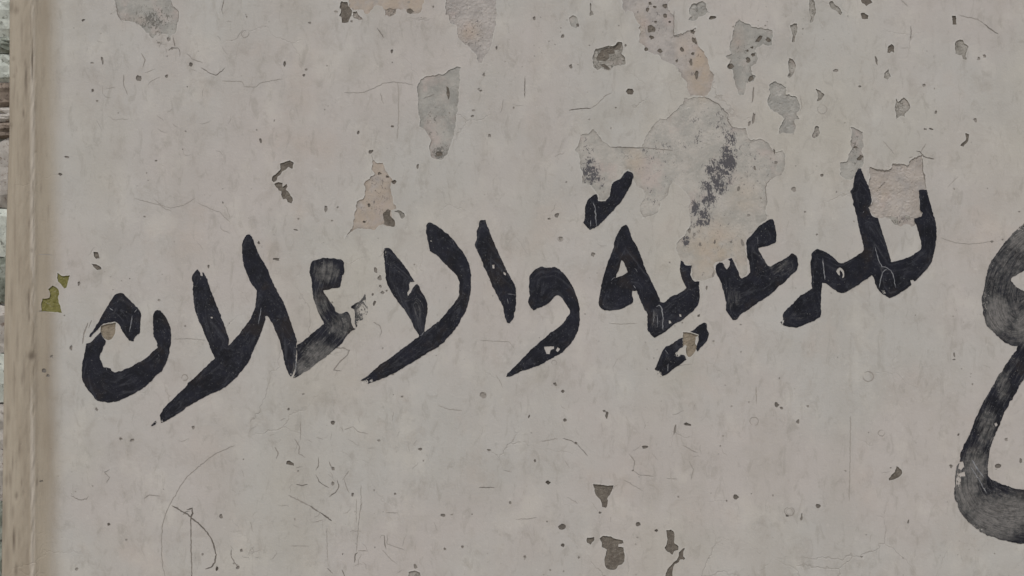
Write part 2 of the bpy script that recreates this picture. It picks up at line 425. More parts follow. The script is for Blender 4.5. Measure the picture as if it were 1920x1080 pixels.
reg("peeled_patch", [(1067,33),(1074,29),(1082,34),(1085,46),(1080,52),(1071,50),(1067,42)], M_GREY, .0008, 0.5)

# --- deep chips down to the dark cement
def chip(pts, mat=None, depth=.0014, amp=.55, label=None):
    reg("chip", pts, mat or M_CHIP, depth, amp, label=label)
chip([(640,3),(652,3),(656,15),(659,20),(658,30),(653,42),(641,42),(640,32),(636,30),(639,22),(636,13)])
chip([(661,22),(670,20),(673,28),(681,36),(676,37),(664,33)], M_CHIPM)
chip([(721,18),(742,17),(740,26),(731,31),(722,28)], M_CHIPM)
chip([(764,18),(770,16),(776,22),(770,26),(764,24)])
chip([(526,307),(536,303),(543,300),(550,306),(548,316),(541,313),(537,318),(530,322),(525,328),(521,333),(518,338),(513,341),(510,338),(511,331),(516,327),(522,322),(527,317)], label="upper arm of the dark hooked chip")
chip([(515,345),(522,342),(530,343),(530,350),(537,345),(540,350),(536,355),(542,362),(548,371),(546,380),(540,379),(536,372),(530,375),(528,366),(529,357),(522,357),(518,352)], label="lower arm of the dark hooked chip")
chip([(718,403),(727,392),(733,395),(732,405),(739,415),(739,424),(730,423),(721,420)])
chip([(739,396),(748,394),(757,399),(762,405),(754,408),(746,400)], M_CHIPM)
chip([(1112,105),(1117,91),(1129,90),(1140,87),(1151,85),(1158,79),(1166,79),(1168,88),(1167,95),(1164,100),(1171,108),(1172,120),(1160,122),(1150,125),(1145,132),(1138,131),(1128,127),(1120,131),(1114,124)], M_CHIPM, .0018, label="rounded grey chip with darker hollows, top centre")
chip([(1120,106),(1130,93),(1148,88),(1158,81),(1165,84),(1162,93),(1152,94),(1153,100),(1140,101),(1142,108),(1135,115),(1119,112)], None, .0022)
chip([(1124,121),(1133,120),(1143,127),(1144,131),(1138,130)], None, .0022)
for (x, y, a, b, r) in [(1247,11,4.5,4.5,0),(1214,18,3.5,4.5,0),(1219,6,3,3,0),(1228,13,3.5,2.5,0),(1247,30,3.5,4.5,0),(1229,41,2.5,2,0),(1256,41,2.5,2,0),
                        (1222,70,5,3.5,0),(1212,92,3.5,4,0),(1237,95,5,3.5,.2),(1279,93,4,4.5,0),(1299,100,3.2,3.5,0),(1303,77,3.5,7,-.4),(1299,59,4.5,4,0),
                        (1306,140,3.4,7.5,.15),(1295,117,2.6,6,-.1),(1269,115,2.2,3.5,0),(1424,72,4,9,.75),(1440,74,5,4,.4),(1403,113,4,4.5,0),(1370,125,5.5,5,0),
                        (1410,89,3,2,0),(1402,95,2.2,2.2,0),(1412,103,3.5,4,.5),(1408,147,4,6,.2),(840,176,2.6,12,-.12),(712,325,3.5,3,0),(726,331,4,2.5,.4),(738,341,4.5,4,0),
                        (692,385,3,3.5,0),(683,416,3,2,0),(1336,33,7,3,-.2),(823,289,6,4,0),(1612,296,6,4,-.3),(1604,276,4,2.5,0)]:
    reg("chip", blob(x, y, a, b, RNG, r, 10, .18), M_CHIP, .0017, .2)
chip([(1214,48),(1222,46),(1229,55),(1228,60),(1216,60)])
chip([(1481,47),(1494,44),(1495,60),(1491,68),(1490,79),(1485,79),(1486,65),(1483,55)], M_CHIPM)
chip([(1516,-6),(1523,-6),(1528,10),(1530,20),(1527,32),(1524,40),(1519,43),(1520,35),(1517,22)], M_CHIPM)
chip([(1556,3),(1561,2),(1566,10),(1575,16),(1580,24),(1576,28),(1568,20),(1558,16),(1554,10)], M_CHIPM)
chip([(1613,-6),(1628,-6),(1636,5),(1630,7),(1625,12),(1617,6)])
chip([(1615,26),(1621,24),(1629,29),(1628,36),(1616,36)])
chip([(1480,108),(1488,112),(1492,125),(1488,138),(1480,147),(1477,143),(1480,132),(1478,120)], M_CHIPM)
chip([(1664,98),(1665,88),(1671,83),(1677,88),(1677,100),(1672,97),(1668,100)])
chip([(1666,127),(1668,138),(1671,143),(1664,150),(1656,145),(1660,135)], M_CHIPM)
chip([(1791,80),(1797,74),(1806,75),(1809,83),(1815,88),(1812,100),(1811,111),(1805,110),(1803,103),(1791,101)], M_CHIPM, label="worn grey chip near the top right corner")
chip([(1785,30),(1792,30),(1793,45),(1786,46)])
chip([(1530,167),(1537,170),(1545,177),(1541,186),(1530,192),(1534,180)], M_CHIPM)
chip([(1530,236),(1536,238),(1536,252),(1528,259),(1523,256),(1525,247)], M_CHIPM)
chip([(1680,185),(1684,191),(1695,183),(1703,190),(1707,202),(1701,210),(1697,214),(1698,221),(1690,217),(1680,223),(1679,205)], M_CHIPM, label="hooked grey chip right of the slipper-shaped patch")
chip([(1810,249),(1817,252),(1815,264),(1807,275),(1801,273),(1805,268),(1811,262)])
chip([(1105,6),(1108,5),(1109,18),(1113,27),(1106,29),(1106,18)], M_CHIPM)
chip([(1174,171),(1178,166),(1186,167),(1190,171),(1186,177),(1177,177)])
chip([(1664,405),(1676,406),(1683,412),(1686,421),(1678,420),(1670,412)], M_CHIPM)
chip([(1696,404),(1706,404),(1707,411),(1700,410)], M_CHIPM)
chip([(1112,908),(1130,908),(1137,911),(1150,910),(1148,918),(1144,927),(1140,935),(1139,948),(1136,953),(1129,950),(1128,942),(1123,935),(1117,927),(1115,916)], label="dark funnel-shaped chip below the lettering")
chip([(1124,1010),(1130,1006),(1145,1005),(1154,1010),(1168,1013),(1169,1018),(1160,1020),(1160,1025),(1169,1026),(1171,1045),(1168,1056),(1160,1060),(1155,1066),(1148,1069),(1138,1064),(1134,1052),(1136,1040),(1138,1030),(1127,1026),(1128,1018)], label="largest dark chip at the bottom edge")
chip([(1101,1008),(1114,1007),(1113,1013),(1107,1020),(1100,1017)])
chip([(1250,995),(1258,993),(1264,999),(1264,1010),(1265,1018),(1272,1024),(1271,1031),(1264,1033),(1260,1040),(1253,1035),(1247,1027),(1251,1015),(1250,1003)], label="upright dark chip right of the largest bottom chip")
chip([(1283,1028),(1281,1033),(1281,1043),(1286,1047),(1283,1051),(1276,1049),(1270,1056),(1262,1064),(1261,1088),(1245,1088),(1252,1068),(1258,1060),(1265,1052),(1272,1045),(1274,1035)], label="branching dark chip running off the bottom")
chip([(1681,873),(1691,883),(1691,889),(1685,895),(1676,899),(1667,901),(1667,897),(1673,890),(1678,884)], label="dark wedge chip left of the large right letter")
chip([(175,472),(183,474),(187,484),(180,486),(176,480)])
chip([(170,494),(180,497),(190,500),(191,505),(183,506),(177,501)])
chip([(538,865),(544,864),(551,869),(551,873),(544,872),(538,870)])
chip([(765,1072),(776,1069),(788,1073),(790,1085),(766,1085)], M_CHIPM)
reg("chip", [(108,512),(117,517),(131,516),(127,528),(125,540),(120,541),(113,532),(108,525)], M_OLIVE, .0014, .5, label="upper flake hole showing old olive green paint")
reg("chip", [(90,542),(99,535),(107,540),(110,550),(108,561),(112,575),(116,586),(95,584),(78,583),(78,572),(80,560),(92,558),(93,550)], M_OLIVE, .0014, .5, label="lower flake hole showing old olive green paint")
reg("chip", [(190,611),(203,607),(217,605),(216,622),(211,634),(204,638),(199,636),(193,632),(189,622)], M_BEIGE, .0014, .4, label="beige hole in the leftmost letter")
reg("chip", [(1280,622),(1296,624),(1309,629),(1304,632),(1303,645),(1307,648),(1304,656),(1300,664),(1294,670),(1289,668),(1286,660),(1288,650),(1285,646),(1280,651)], M_BEIGE, .0014, .4, label="beige hole between the two dots under the letter")

# --- small specks and hairlines (joined)
SPECK = [(156,38,3,2,.7),(192,113,2.5,7,.5),(260,146,5,6,.6),(312,143,3,3,.5),(316,73,3,5,.4),(174,170,3,3,.7),(125,295,4,2.5,.4),(113,327,3.5,2.5,.8),(358,121,3,4,.8),
 (534,120,2.5,5,.8),(570,141,2.5,2.5,.6),(489,263,2.5,5,.75),(672,249,2.3,4.5,.7),(735,97,2.5,5,.7),(736,237,3,2,.6),(1002,34,3,4,.5),(1055,68,3,3,.6),(1070,124,3,4,.6),
 (931,90,2,3.5,.6),(1083,47,3,3,.8),(1173,85,2,3,.5),(1733,160,3,3,.35),(1755,210,3,3,.5),(1746,242,4,1.6,.6),(1735,242,3,1.3,.5),(1541,329,3,3,.6),(1488,355,5,5,.3),(1385,354,2.5,5,.6),
 (1789,665,1.8,4,.6),(1789,674,3,1.6,.4),(1797,815,2,2.5,.7),(1783,874,3,3.5,.6),(1872,873,6,4,.75),(1914,864,2.5,5,.6),(1887,824,3,3,.3),(1703,978,2,3.5,.6),(1534,949,5,4,.75),(1503,970,2,7,.6),
 (1476,967,3,2,.8),(1456,759,5,5,.8),(1466,766,3,3,.6),(1496,790,3,4,.6),(1380,932,5,5,.8),(1197,983,4.5,4,.85),(1231,995,3,3.2,.95),(1125,961,2.5,2.5,.6),(1138,778,3,6,.8),(1133,771,3,2,.6),
 (1290,796,7,3,.9),(1209,838,6,2.8,.75),(1266,806,2,9,.45),(1041,720,4,4,.65),(1056,734,3.5,3,.75),(1059,788,3.5,3,.75),(1080,831,2.5,2.5,.6),(992,781,2,4,.75),(906,741,5.5,5.5,.3),
 (917,844,4,2.5,.5),(788,842,3,3,.65),(1003,864,2,3,.6),(1027,904,4.5,3.6,1.0),(1054,988,6,6,.85),(1055,1022,3.5,3.5,.85),(957,943,2.5,3,.45),(831,966,5,3,.6),(867,1025,3,3,.5),(834,1029,2.5,2.5,.5),
 (984,1044,2.5,3,.35),(415,968,4,4,.6),(407,1066,2.6,4,1.0),(446,1064,3,3,.5),(453,1032,3,3,.5),(204,983,3,3,.85),(77,902,4,1.5,.7),(624,793,4.5,3.2,.75),(541,767,2,2.5,.6),(661,928,2.5,3.5,.6),
 (625,879,3,4,.5),(624,906,3,4,.4),(741,926,2.2,2.2,.5),(779,1062,4,4,.5),(485,455,2.6,3,.8),(519,486,6,2.8,.75),(555,431,4,1.5,.4),(611,392,2.6,6,.55),(783,312,2.5,5,.55),(391,500,2,4,.6),
 (148,531,2.5,4,.6),(705,506,3.5,6,.6),(712,521,4,4,.5),(713,537,3,3,.4),(702,568,3,6,.8),(699,552,2.5,3,.5),(717,549,3.5,3,.4),(725,545,2,2,.3),(1051,448,4,4,.35),(1044,404,5,3.5,.6),(1030,410,3,2,.3),
 (1112,477,4,4,.5),(60,668,8,8,.0),(82,695,4.5,4,.7),(90,704,3,3,.6),(97,668,3,3,.4),(133,653,2.5,5,.5),(144,1067,3,3,.2),(181,768,2.5,3.5,.45),(226,823,4,3,.45),(248,825,4,3,.35),(362,802,2.5,4,.4),
 (1187,882,2,2,.3),(695,284,5,4,.7),(901,170,3,2,.3),(886,218,3,2,.35),(918,254,3,3,.35),(907,140,3,3,.35),(1567,132,4,3,.35),(1643,113,2,8,.7),(1612,162,3,2,.4),(1829,225,3,4,.35),(1835,110,3,3,.3),
 (1846,105,3,3,.4),(1452,285,1.6,5,.8),(1415,316,2.5,5,.6),(1455,305,3,3,.5),(1412,180,2,14,.35),(1413,222,2.4,10,.5),(1405,232,3,4,.4),(1665,560,2,2,.0),(1310,592,3,2.2,.7),(1325,540,2,5,.5),
 (1337,515,2,6,.4),(1412,460,0,0,0),(1392,455,3,6,.5),(1364,473,2.5,0,0),(1404,404,3,2,.3),(1313,458,2.5,4,.6),(1340,454,2,4.5,.7),(1371,454,3,1.5,.5),(1293,433,3,5,.5),(1302,440,3,4,.4)]
for x, y, a, b, dk in SPECK:
    if a <= 0 or b <= 0 or dk <= 0: continue
    reg("speck", blob(x, y, a, b, RNG, RNG.uniform(-.3, .3), 9, .2), M_MARK, .0011, 0, dark=dk, raw=True)
for _ in range(170):                       # the rest of the pitting, smaller and paler
    x, y = RNG.uniform(110, 1915), RNG.uniform(3, 1077)
    r = RNG.uniform(.9, 2.3)
    reg("speck", blob(x, y, r * RNG.uniform(.7, 1.4), r, RNG, 0, 7, .2), M_MARK, .0007, 0, dark=RNG.uniform(.12, .5), raw=True)
LINES = [([(1067,207),(1083,204),(1108,203)],1.8,.55),([(1108,203),(1120,195),(1135,180),(1147,174)],1.4,.3),([(984,145),(984,183)],1.7,.6),
 ([(645,174),(680,174),(700,166),(720,156),(740,154),(760,156),(775,160)],1.3,.4),([(377,127),(387,133),(395,138),(405,141),(413,135),(422,127)],1.6,.45),
 ([(416,152),(455,153),(458,163),(480,163),(488,156),(505,152),(530,148)],1.3,.28),([(325,70),(328,88)],2.4,.45),([(316,95),(322,90),(333,90),(337,95),(337,106)],1.6,.5),([(420,0),(416,18),(418,26)],1.8,.45),
 ([(440,835),(425,842),(405,850),(385,865),(365,882),(350,895),(338,912),(328,930),(318,947),(310,965),(305,985),(303,1010),(303,1040),(306,1065),(310,1085)],1.6,.38),
 ([(322,948),(332,953),(342,960),(352,964),(360,972),(368,978),(378,987),(388,998),(396,1010),(402,1025),(405,1040),(403,1055),(397,1063),(385,1067)],2.6,.75),
 ([(350,956),(360,953),(361,962),(358,970),(358,980)],3.2,.8),([(358,975),(358,1010),(359,1040),(360,1085)],2.2,.5),([(343,965),(348,960),(356,958)],2,.6),
 ([(434,1030),(433,1042),(438,1052),(447,1064)],1.8,.45),([(540,928),(555,936),(568,942),(580,948)],2.4,.4),([(580,948),(590,955),(600,961)],2.6,.55),([(600,961),(612,969),(622,977)],3,.75),
 ([(597,857),(597,873),(592,882)],1.6,.45),([(617,865),(623,880),(626,876)],1.8,.45),([(592,890),(600,905),(617,915)],1.8,.5),([(632,900),(636,912),(630,922),(617,932)],1.8,.55),([(645,898),(650,915),(655,925)],1.6,.4),
 ([(655,882),(642,900)],1.4,.35),([(677,910),(677,945),(674,970),(672,985),(670,1010),(668,1035)],1.5,.4),([(671,1036),(666,1040),(665,1055)],2.4,.6),([(671,1033),(690,1033)],1.8,.35),([(563,790),(564,812),(563,825)],1.6,.4),
 ([(555,908),(566,911),(577,908)],2.0,.55),([(646,806),(662,800),(672,810),(690,813)],1.4,.35),([(555,877),(568,875)],1.5,.4),([(594,820),(605,824)],1.6,.35),
 ([(1055,822),(1068,825),(1080,831)],1.6,.5),([(1082,832),(1095,847),(1102,855)],1.5,.5),([(1016,828),(1046,822)],1.5,.3),([(1280,835),(1298,845),(1308,849)],1.5,.4),([(1187,882),(1200,891),(1225,893)],1.5,.4),
 ([(1170,900),(1205,920)],1.3,.25),([(1250,897),(1270,898)],1.3,.3),([(1595,780),(1594,860),(1592,940)],2.2,.18),([(1764,446),(1790,455),(1815,458),(1840,456),(1865,452)],1.3,.25),([(1418,725),(1418,758)],2.4,.25),
 ([(1718,283),(1725,285),(1732,294),(1743,297),(1752,298)],2.2,.6),([(1727,285),(1736,269)],2,.4),([(1730,298),(1730,318),(1735,342)],1.8,.6),([(1704,296),(1712,294)],2.5,.4),
 ([(1797,28),(1815,33),(1832,36),(1845,45)],1.6,.3),([(1845,45),(1858,55),(1872,64)],2.2,.45),([(1690,0),(1702,12)],2,.3),([(1708,48),(1708,76)],1.8,.6),([(1688,90),(1703,90)],1.1,.25),
 ([(898,914),(927,914)],1.9,.5),([(967,974),(990,973),(1007,970)],1.2,.3),([(943,881),(960,885)],1.4,.35),([(707,52),(713,61),(720,71)],2.2,.5),([(252,372),(300,385),(320,390),(345,385),(365,372)],1.2,.2),
 ([(288,372),(310,392),(322,396)],1.2,.25),([(370,380),(395,392),(412,398),(432,418)],1.2,.25),([(650,441),(662,430)],1.6,.45),([(696,290),(700,303)],1.4,.4),([(822,760),(840,768),(866,770)],1.6,.2),
 ([(716,1030),(734,1050),(745,1058)],1.3,.3),([(720,1003),(722,1020),(724,1030)],2,.45),([(727,1003),(726,1020),(760,1032)],1.3,.3),([(613,1065),(624,1075)],1.6,.5),([(641,1068),(647,1082)],2,.5),([(545,1024),(580,1024)],1.3,.25),
 ([(613,990),(614,1050)],1.6,.2),([(724,961),(746,962)],1.5,.35),([(1142,606),(1163,608),(1195,606)],1.3,.25),([(900,638),(925,640),(955,641),(965,655)],1.1,.2),([(326,636),(360,635),(385,638)],1.2,.2),
 ([(745,155),(748,175),(747,230),(745,260)],2,.14),([(1660,80),(1661,90)],1.5,.2),([(668,935),(668,980)],1.3,.3),([(1655,263),(1678,290)],1.3,.2),([(70,583),(96,584)],2,.5),([(62,476),(100,478)],1.6,.3),
 ([(714,174),(717,190),(720,195)],2,.25),([(1280,660),(1290,680),(1300,682)],0,0),([(1400,510),(1402,520)],0,0),([(310,60),(320,70)],0,0),
 ([(1447,333),(1437,345),(1435,352),(1438,382)],1.5,.5),([(1255,345),(1251,366),(1240,376)],1.3,.3),([(1234,396),(1222,403),(1207,407),(1200,394)],1.3,.3),([(1146,276),(1200,277),(1262,282)],1.6,.5),
 ([(1500,180),(1504,200),(1500,208)],1.3,.3),([(1322,182),(1335,189),(1347,195),(1358,208),(1365,214),(1364,226),(1374,240)],1.6,.5),([(1632,314),(1645,319),(1668,320)],2,.6),([(1673,308),(1690,311)],1.8,.45),
 ([(1264,20),(1263,66),(1282,65)],1.6,.5),([(320,2),(324,12),(335,22),(333,42)],1.5,.45),([(217,4),(222,30),(228,39)],2.4,.45)]
for ln, w, dk in LINES:
    if w > 0: reg("hairline", ribbon(ln, w, RNG), M_MARK, .0006 if dk > .42 else .00028, 0, dark=dk if dk > .42 else dk * .7, raw=True)
for (x, y, r, w, dk) in [(346,708,6,2.2,.4),(1628,706,10,2.2,.35),(1414,790,8,1.6,.3),(1653,812,6,1.6,.3),(1480,959,9,1.8,.4),(1480,959,6,1,.2),(296,62,5,1.6,.3),(460,64,7,1.4,.3),(1051,448,5,1.4,.3),(1039,680,5,1.2,.3),(906,741,6,1.6,.35),(1542,205,9,1.2,.25)]:
    a = np.linspace(0, 5.6, 12) + RNG.uniform(0, 6)
    reg("hairline", ribbon(list(zip(x + r * np.cos(a), y + r * np.sin(a) * .95)), w, RNG), M_MARK, .0003, 0, dark=dk * .65, raw=True)
for ln, w, dk in [([(598,656),(612,652),(645,653),(655,657),(652,665),(640,676),(630,688),(626,694),(640,696)],2.2,.28),([(165,605),(158,625),(155,645)],2.5,.3),([(172,600),(166,615)],1.6,.25),([(700,604),(712,610),(716,622),(712,632)],1.6,.25),
                  ([(552,822),(562,838),(560,850),(572,858)],2,.25),([(515,838),(522,850),(518,860)],2.4,.3),([(1262,1058),(1240,1030)],0,0),([(1292,865),(1300,880),(1296,900)],1.6,.2),([(1180,852),(1190,865),(1188,880)],1.8,.25),([(133,930),(150,938),(162,936),(166,930)],1.6,.25),
                  ([(200,905),(205,895),(196,886),(206,880)],1.8,.25),([(270,935),(280,928),(300,930)],1.6,.25),([(232,140),(232,160),(240,178)],1.8,.25),([(265,100),(272,112),(268,126)],1.8,.25),([(350,100),(362,112),(380,118)],1.6,.22)]:
    if w > 0: reg("hairline", ribbon(ln, w, RNG), M_MARK, .0005, 0, dark=dk, raw=True)
def scrawl(n, x0, x1, y0, y1, L, d0, d1):
    for _ in range(n):                     # fine scratches
        x, y = RNG.uniform(x0, x1), RNG.uniform(y0, y1)
        a = RNG.uniform(0, 6.28); l = RNG.uniform(.4, 1) * L; p = [(x, y)]
        for k in range(4):
            a += RNG.normal(0, .35); p.append((p[-1][0] + math.cos(a) * l / 4, p[-1][1] + math.sin(a) * l / 4))
        reg("hairline", ribbon(p, RNG.uniform(.8, 1.3), RNG), M_MARK, .0003, 0, dark=RNG.uniform(d0, d1), raw=True)
scrawl(36, 120, 1900, 10, 1070, 30, .08, .2)
scrawl(42, 430, 820, 780, 1075, 24, .10, .24)
scrawl(12, 1060, 1400, 720, 1000, 26, .10, .2)
scrawl(20, 160, 460, 40, 260, 24, .12, .26)

# soot and tan zones in px: x, y, rx, ry, value
SOOT = [(1345,225,34,40,.35),(1240,300,60,60,.3),(1400,300,60,60,.3),(1350,440,70,60,.25),(1225,370,20,36,.35),(880,60,40,50,.35),(695,370,40,60,.3),(1106,322,20,34,.95),(1100,282,16,26,.5),(1125,338,16,16,.6),(1370,262,14,30,.85),(1366,300,20,32,1.15),(1320,408,20,24,.9),(1328,350,16,22,.9),(1352,330,30,30,.9),(1340,318,24,26,.85),(1348,345,20,22,1.0),(1328,372,20,18,1.0),(1304,392,12,20,.95),(1303,418,10,14,.5),
        (1286,452,10,16,.9),(1308,262,10,30,.5),(1280,275,12,10,.35),(1300,430,22,22,.4),(1408,330,40,50,.28),(1240,330,50,50,.22),(1320,220,40,30,.3),(825,287,18,16,.9),(820,230,24,40,.4),(822,180,20,40,.15),(716,350,18,30,.3),(712,400,14,22,.45),(1172,290,14,14,.35),
        (290,38,45,32,.65),(240,35,16,10,.4),(1215,40,40,50,.3),(1300,110,22,40,.3),(1398,90,30,60,.3),(880,50,45,60,.28),(1475,200,25,40,.15),(1605,285,16,45,.5),(1685,412,26,12,.6),(1320,520,24,20,.2),(1308,14,20,18,.5)]
TAN = [(1312,130,26,60,1.0),(1285,90,20,30,.5),(1340,470,60,60,.75),(1190,300,18,40,.6),(678,400,18,36,.9),(1395,370,30,40,.35),(1650,360,30,40,.5),(1200,50,12,40,.4),(880,60,26,22,.5),(720,0,80,40,.7),(255,38,26,10,.5),(1385,75,14,25,.5)]
def field(zones, x, y):
    v = np.zeros(len(x))
    for (a, b, rx, ry, s) in zones:
        d = np.sqrt(((x - a) / rx) ** 2 + ((y - b) / ry) ** 2)
        v = np.maximum(v, s * np.clip(1.35 - d, 0, 1))
    return v

# --- one constrained triangulation of the whole wall face
X0, X1, Y0, Y1 = 72.0, 3400.0, -700.0, 1780.0
pts = []; edges = []
def grid(xa, xb, ya, yb, st, jit):
    gx, gy = np.meshgrid(np.arange(xa + st / 2, xb, st), np.arange(ya + st / 2, yb, st))
    g = np.stack([gx.ravel(), gy.ravel()], 1)
    return g + RNG.uniform(-jit, jit, g.shape) * st
coarse = grid(X0, X1, Y0, Y1, 60, .25)
coarse = coarse[~((coarse[:, 0] < 1990) & (coarse[:, 1] > -40) & (coarse[:, 1] < 1120))]
fine = grid(X0, 1990, -40, 1120, 9, .3)
allpts = [coarse, fine]
for r in REG:
    if r["name"] in ("peeled_patch", "chip"):
        mn, mx = r["P"].min(0), r["P"].max(0)
        st = 3.2
        g = grid(mn[0], mx[0], mn[1], mx[1], st, .25)
        if len(g):
            g = g[inside(g[:, 0], g[:, 1], r["P"])]
            if len(g): g = g[edge_dist(g[:, 0], g[:, 1], r["P"]) > 1.3]
            allpts.append(g)
rings = []
for r in REG:
    if r["name"] in ("peeled_patch", "chip"):
        P = r["P"]; t = np.roll(P, -1, 0) - np.roll(P, 1, 0)
        l = np.linalg.norm(t, axis=1)[:, None]; l[l == 0] = 1; t /= l
        for sg in (2.6, -2.6):
            q = (P + np.stack([t[:, 1], -t[:, 0]], 1) * sg)[::2]
            q = q[~inside(q[:, 0], q[:, 1], P)]
            if len(q): q = q[edge_dist(q[:, 0], q[:, 1], P) > 1.7]
            if len(q): rings.append(q)
allpts += rings
free = np.vstack(allpts); free = free[free[:, 0] > X0 + 1]
V2 = [Vector((float(a), float(b))) for a, b in free]
border = []
for t in np.linspace(X0, X1, 60)[:-1]: border.append((t, Y0))
for t in np.linspace(Y0, Y1, 200)[:-1]: border.append((X1, t))
for t in np.linspace(X1, X0, 60)[:-1]: border.append((t, Y1))
for t in np.linspace(Y1, Y0, 400)[:-1]: border.append((X0, t))
loops = [np.array(border)]
for r in REG:
    P = r["P"].copy()
    P[:, 0] = np.maximum(P[:, 0], X0 + .6) if r["P"][:, 0].min() < X0 and r["name"] != "x" else P[:, 0]
    r["P"] = P; loops.append(P)
for P in loops:
    b = len(V2)
    V2 += [Vector((float(a), float(c))) for a, c in P]
    n = len(P)
    edges += [(b + i, b + (i + 1) % n) for i in range(n)]
ov, oe, of, _, _, _ = delaunay_2d_cdt(V2, edges, [], 0, 1e-4, False)
VX = np.array([(v.x, v.y) for v in ov]); F = np.array([f for f in of if len(f) == 3])
cen = VX[F].mean(1)
rid = np.full(len(F), -1)
for i, r in enumerate(REG):
    if r["name"] in ("speck", "hairline"): continue
    rid[inside_bb(cen[:, 0], cen[:, 1], r["P"])] = i
for i, r in enumerate(REG):
    if r["name"] in ("speck", "hairline"):
        m = inside_bb(cen[:, 0], cen[:, 1], r["P"]) & ((rid < 0) | np.array([REG[k]["name"] == "peeled_patch" if k >= 0 else True for k in rid]))
        rid[m] = i
A = VX[F[:, 0]]; B = VX[F[:, 1]]; C2 = VX[F[:, 2]]
area = (B[:, 0]-A[:, 0])*(C2[:, 1]-A[:, 1]) - (B[:, 1]-A[:, 1])*(C2[:, 0]-A[:, 0])
F = np.where((area > 0)[:, None], F, F[:, ::-1])           # px space has y down
keep = np.abs(area) > 1e-7
F, rid = F[keep], rid[keep]
base = skin_depth(VX[:, 0], VX[:, 1])
# edge -> regions
emap = {}
for fi, f in enumerate(F):
    for a, b in ((f[0], f[1]), (f[1], f[2]), (f[2], f[0])):
        emap.setdefault((min(a, b), max(a, b)), []).append((fi, a, b))
rim_v = {}                                                   # region -> boundary edges with a shallower neighbour
def rdepth(i): return 0.0 if i < 0 else REG[i]["depth"]
onedge = set()
for k, l in emap.items():
    if len(l) == 2:
        (f1, a1, b1), (f2, a2, b2) = l
        r1, r2 = rid[f1], rid[f2]
        if r1 == r2: continue
        if r1 < 0 or r2 < 0: onedge.update(k)
        if rdepth(r1) == rdepth(r2): continue
        if rdepth(r1) > rdepth(r2): rim_v.setdefault(r1, []).append((a1, b1, rdepth(r2)))
        else: rim_v.setdefault(r2, []).append((a2, b2, rdepth(r1)))
lift = np.zeros(len(VX))
oe_ = np.array(sorted(onedge))
lipv = np.zeros(len(VX))
big = np.zeros(len(VX), bool)
for r in REG:
    if r["name"] in ("peeled_patch", "chip"):
        mn, mx = r["P"].min(0) - 1, r["P"].max(0) + 1
        q = oe_[(VX[oe_, 0] > mn[0]) & (VX[oe_, 0] < mx[0]) & (VX[oe_, 1] > mn[1]) & (VX[oe_, 1] < mx[1])]
        if len(q): big[q[edge_dist(VX[q, 0], VX[q, 1], r["P"]) < .05]] = True
bq = np.where(big)[0]
cur = .5 + .5 * undul(VX[bq, 0], VX[bq, 1], 38, 3)            # lips of old wash curl outwards here and there
lift[bq] = -(.00004 + .00026 * np.clip(cur, 0, 1))
lipv[bq] = np.clip(cur * 1.1, 0.1, 1)

def W_arr(x, y, d):
    f = (D + d) / D
    return np.stack([(x - 960) * S * f, d, CZ + (540 - y) * S * f], 1)
def region_mesh(ids, name, mat, extra=None, label=None, kind=None, attrs_extra=True):
    verts = []; faces = []; att = {k: [] for k in ("soot", "tan", "edge", "dark")}; n0 = 0
    for i in ids:
        m = rid == i
        if not m.any(): continue
        fs = F[m]; used, inv = np.unique(fs, return_inverse=True)
        x, y = VX[used, 0], VX[used, 1]
        dep = rdepth(i)
        ed = np.zeros(len(used)); rough_d = np.zeros(len(used))
        if i >= 0 and REG[i]["name"] in ("peeled_patch", "chip"):
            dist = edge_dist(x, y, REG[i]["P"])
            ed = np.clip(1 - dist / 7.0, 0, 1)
            rough_d = RNG.normal(0, .00007 if dep < .001 else .0002, len(used)) * np.clip(dist / 3, 0, 1)
        d = base[used] + dep + rough_d
        att.setdefault("lip", []).append(lipv[used] if i < 0 else np.zeros(len(used)))
        if i < 0: d = d + lift[used]
        verts.append(W_arr(x, y, d)); faces += [tuple(n0 + q for q in f) for f in inv.reshape(-1, 3)]
        mid = i >= 0 and REG[i]["name"] == "chip"
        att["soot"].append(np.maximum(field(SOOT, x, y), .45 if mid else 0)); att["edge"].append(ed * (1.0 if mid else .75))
        att["tan"].append(np.maximum(field(TAN, x, y), REG[i]["tan"] * .8 if i >= 0 else 0))
        att["dark"].append(np.full(len(used), REG[i]["dark"] if i >= 0 else 0.0))
        idx = {u: k for k, u in enumerate(used)}
        n1 = n0 + len(used)
        rv = []
        for a, b, dn in rim_v.get(i, []):
            ka, kb = idx[a], idx[b]
            rv += [(VX[a, 0], VX[a, 1], base[a] + dn + (lift[a] if dn == 0 else 0)), (VX[b, 0], VX[b, 1], base[b] + dn + (lift[b] if dn == 0 else 0))]
            q = n1 + len(rv) - 2
            faces.append((n0 + kb, n0 + ka, q, q + 1))
        if rv:
            rv = np.array(rv); verts.append(W_arr(rv[:, 0], rv[:, 1], rv[:, 2]))
            for k in att: att[k].append(np.zeros(len(rv)) if k != "dark" else np.full(len(rv), REG[i]["dark"] * .6))
        n0 = n1 + len(rv)
    if not verts: return None
    o = make_obj(name, np.vstack(verts), faces, mat, wall, {k: np.concatenate(v) for k, v in att.items()})
    if label: o["label"] = label
    if kind: o["kind"] = kind
    return o
skin = region_mesh([-1], "paint_skin", M_SKIN)
me = skin.data
me.polygons.foreach_set("use_smooth", [True] * len(me.polygons))
co = np.zeros(len(me.vertices) * 3); me.vertices.foreach_get("co", co)
pxx = (co.reshape(-1, 3)[:, 0] + wall.location.x) / S + 960
a = me.attributes.new("taupe", 'FLOAT', 'POINT')
a.data.foreach_set("value", np.clip((128 - pxx) / 46, 0, 1).astype(np.float32))
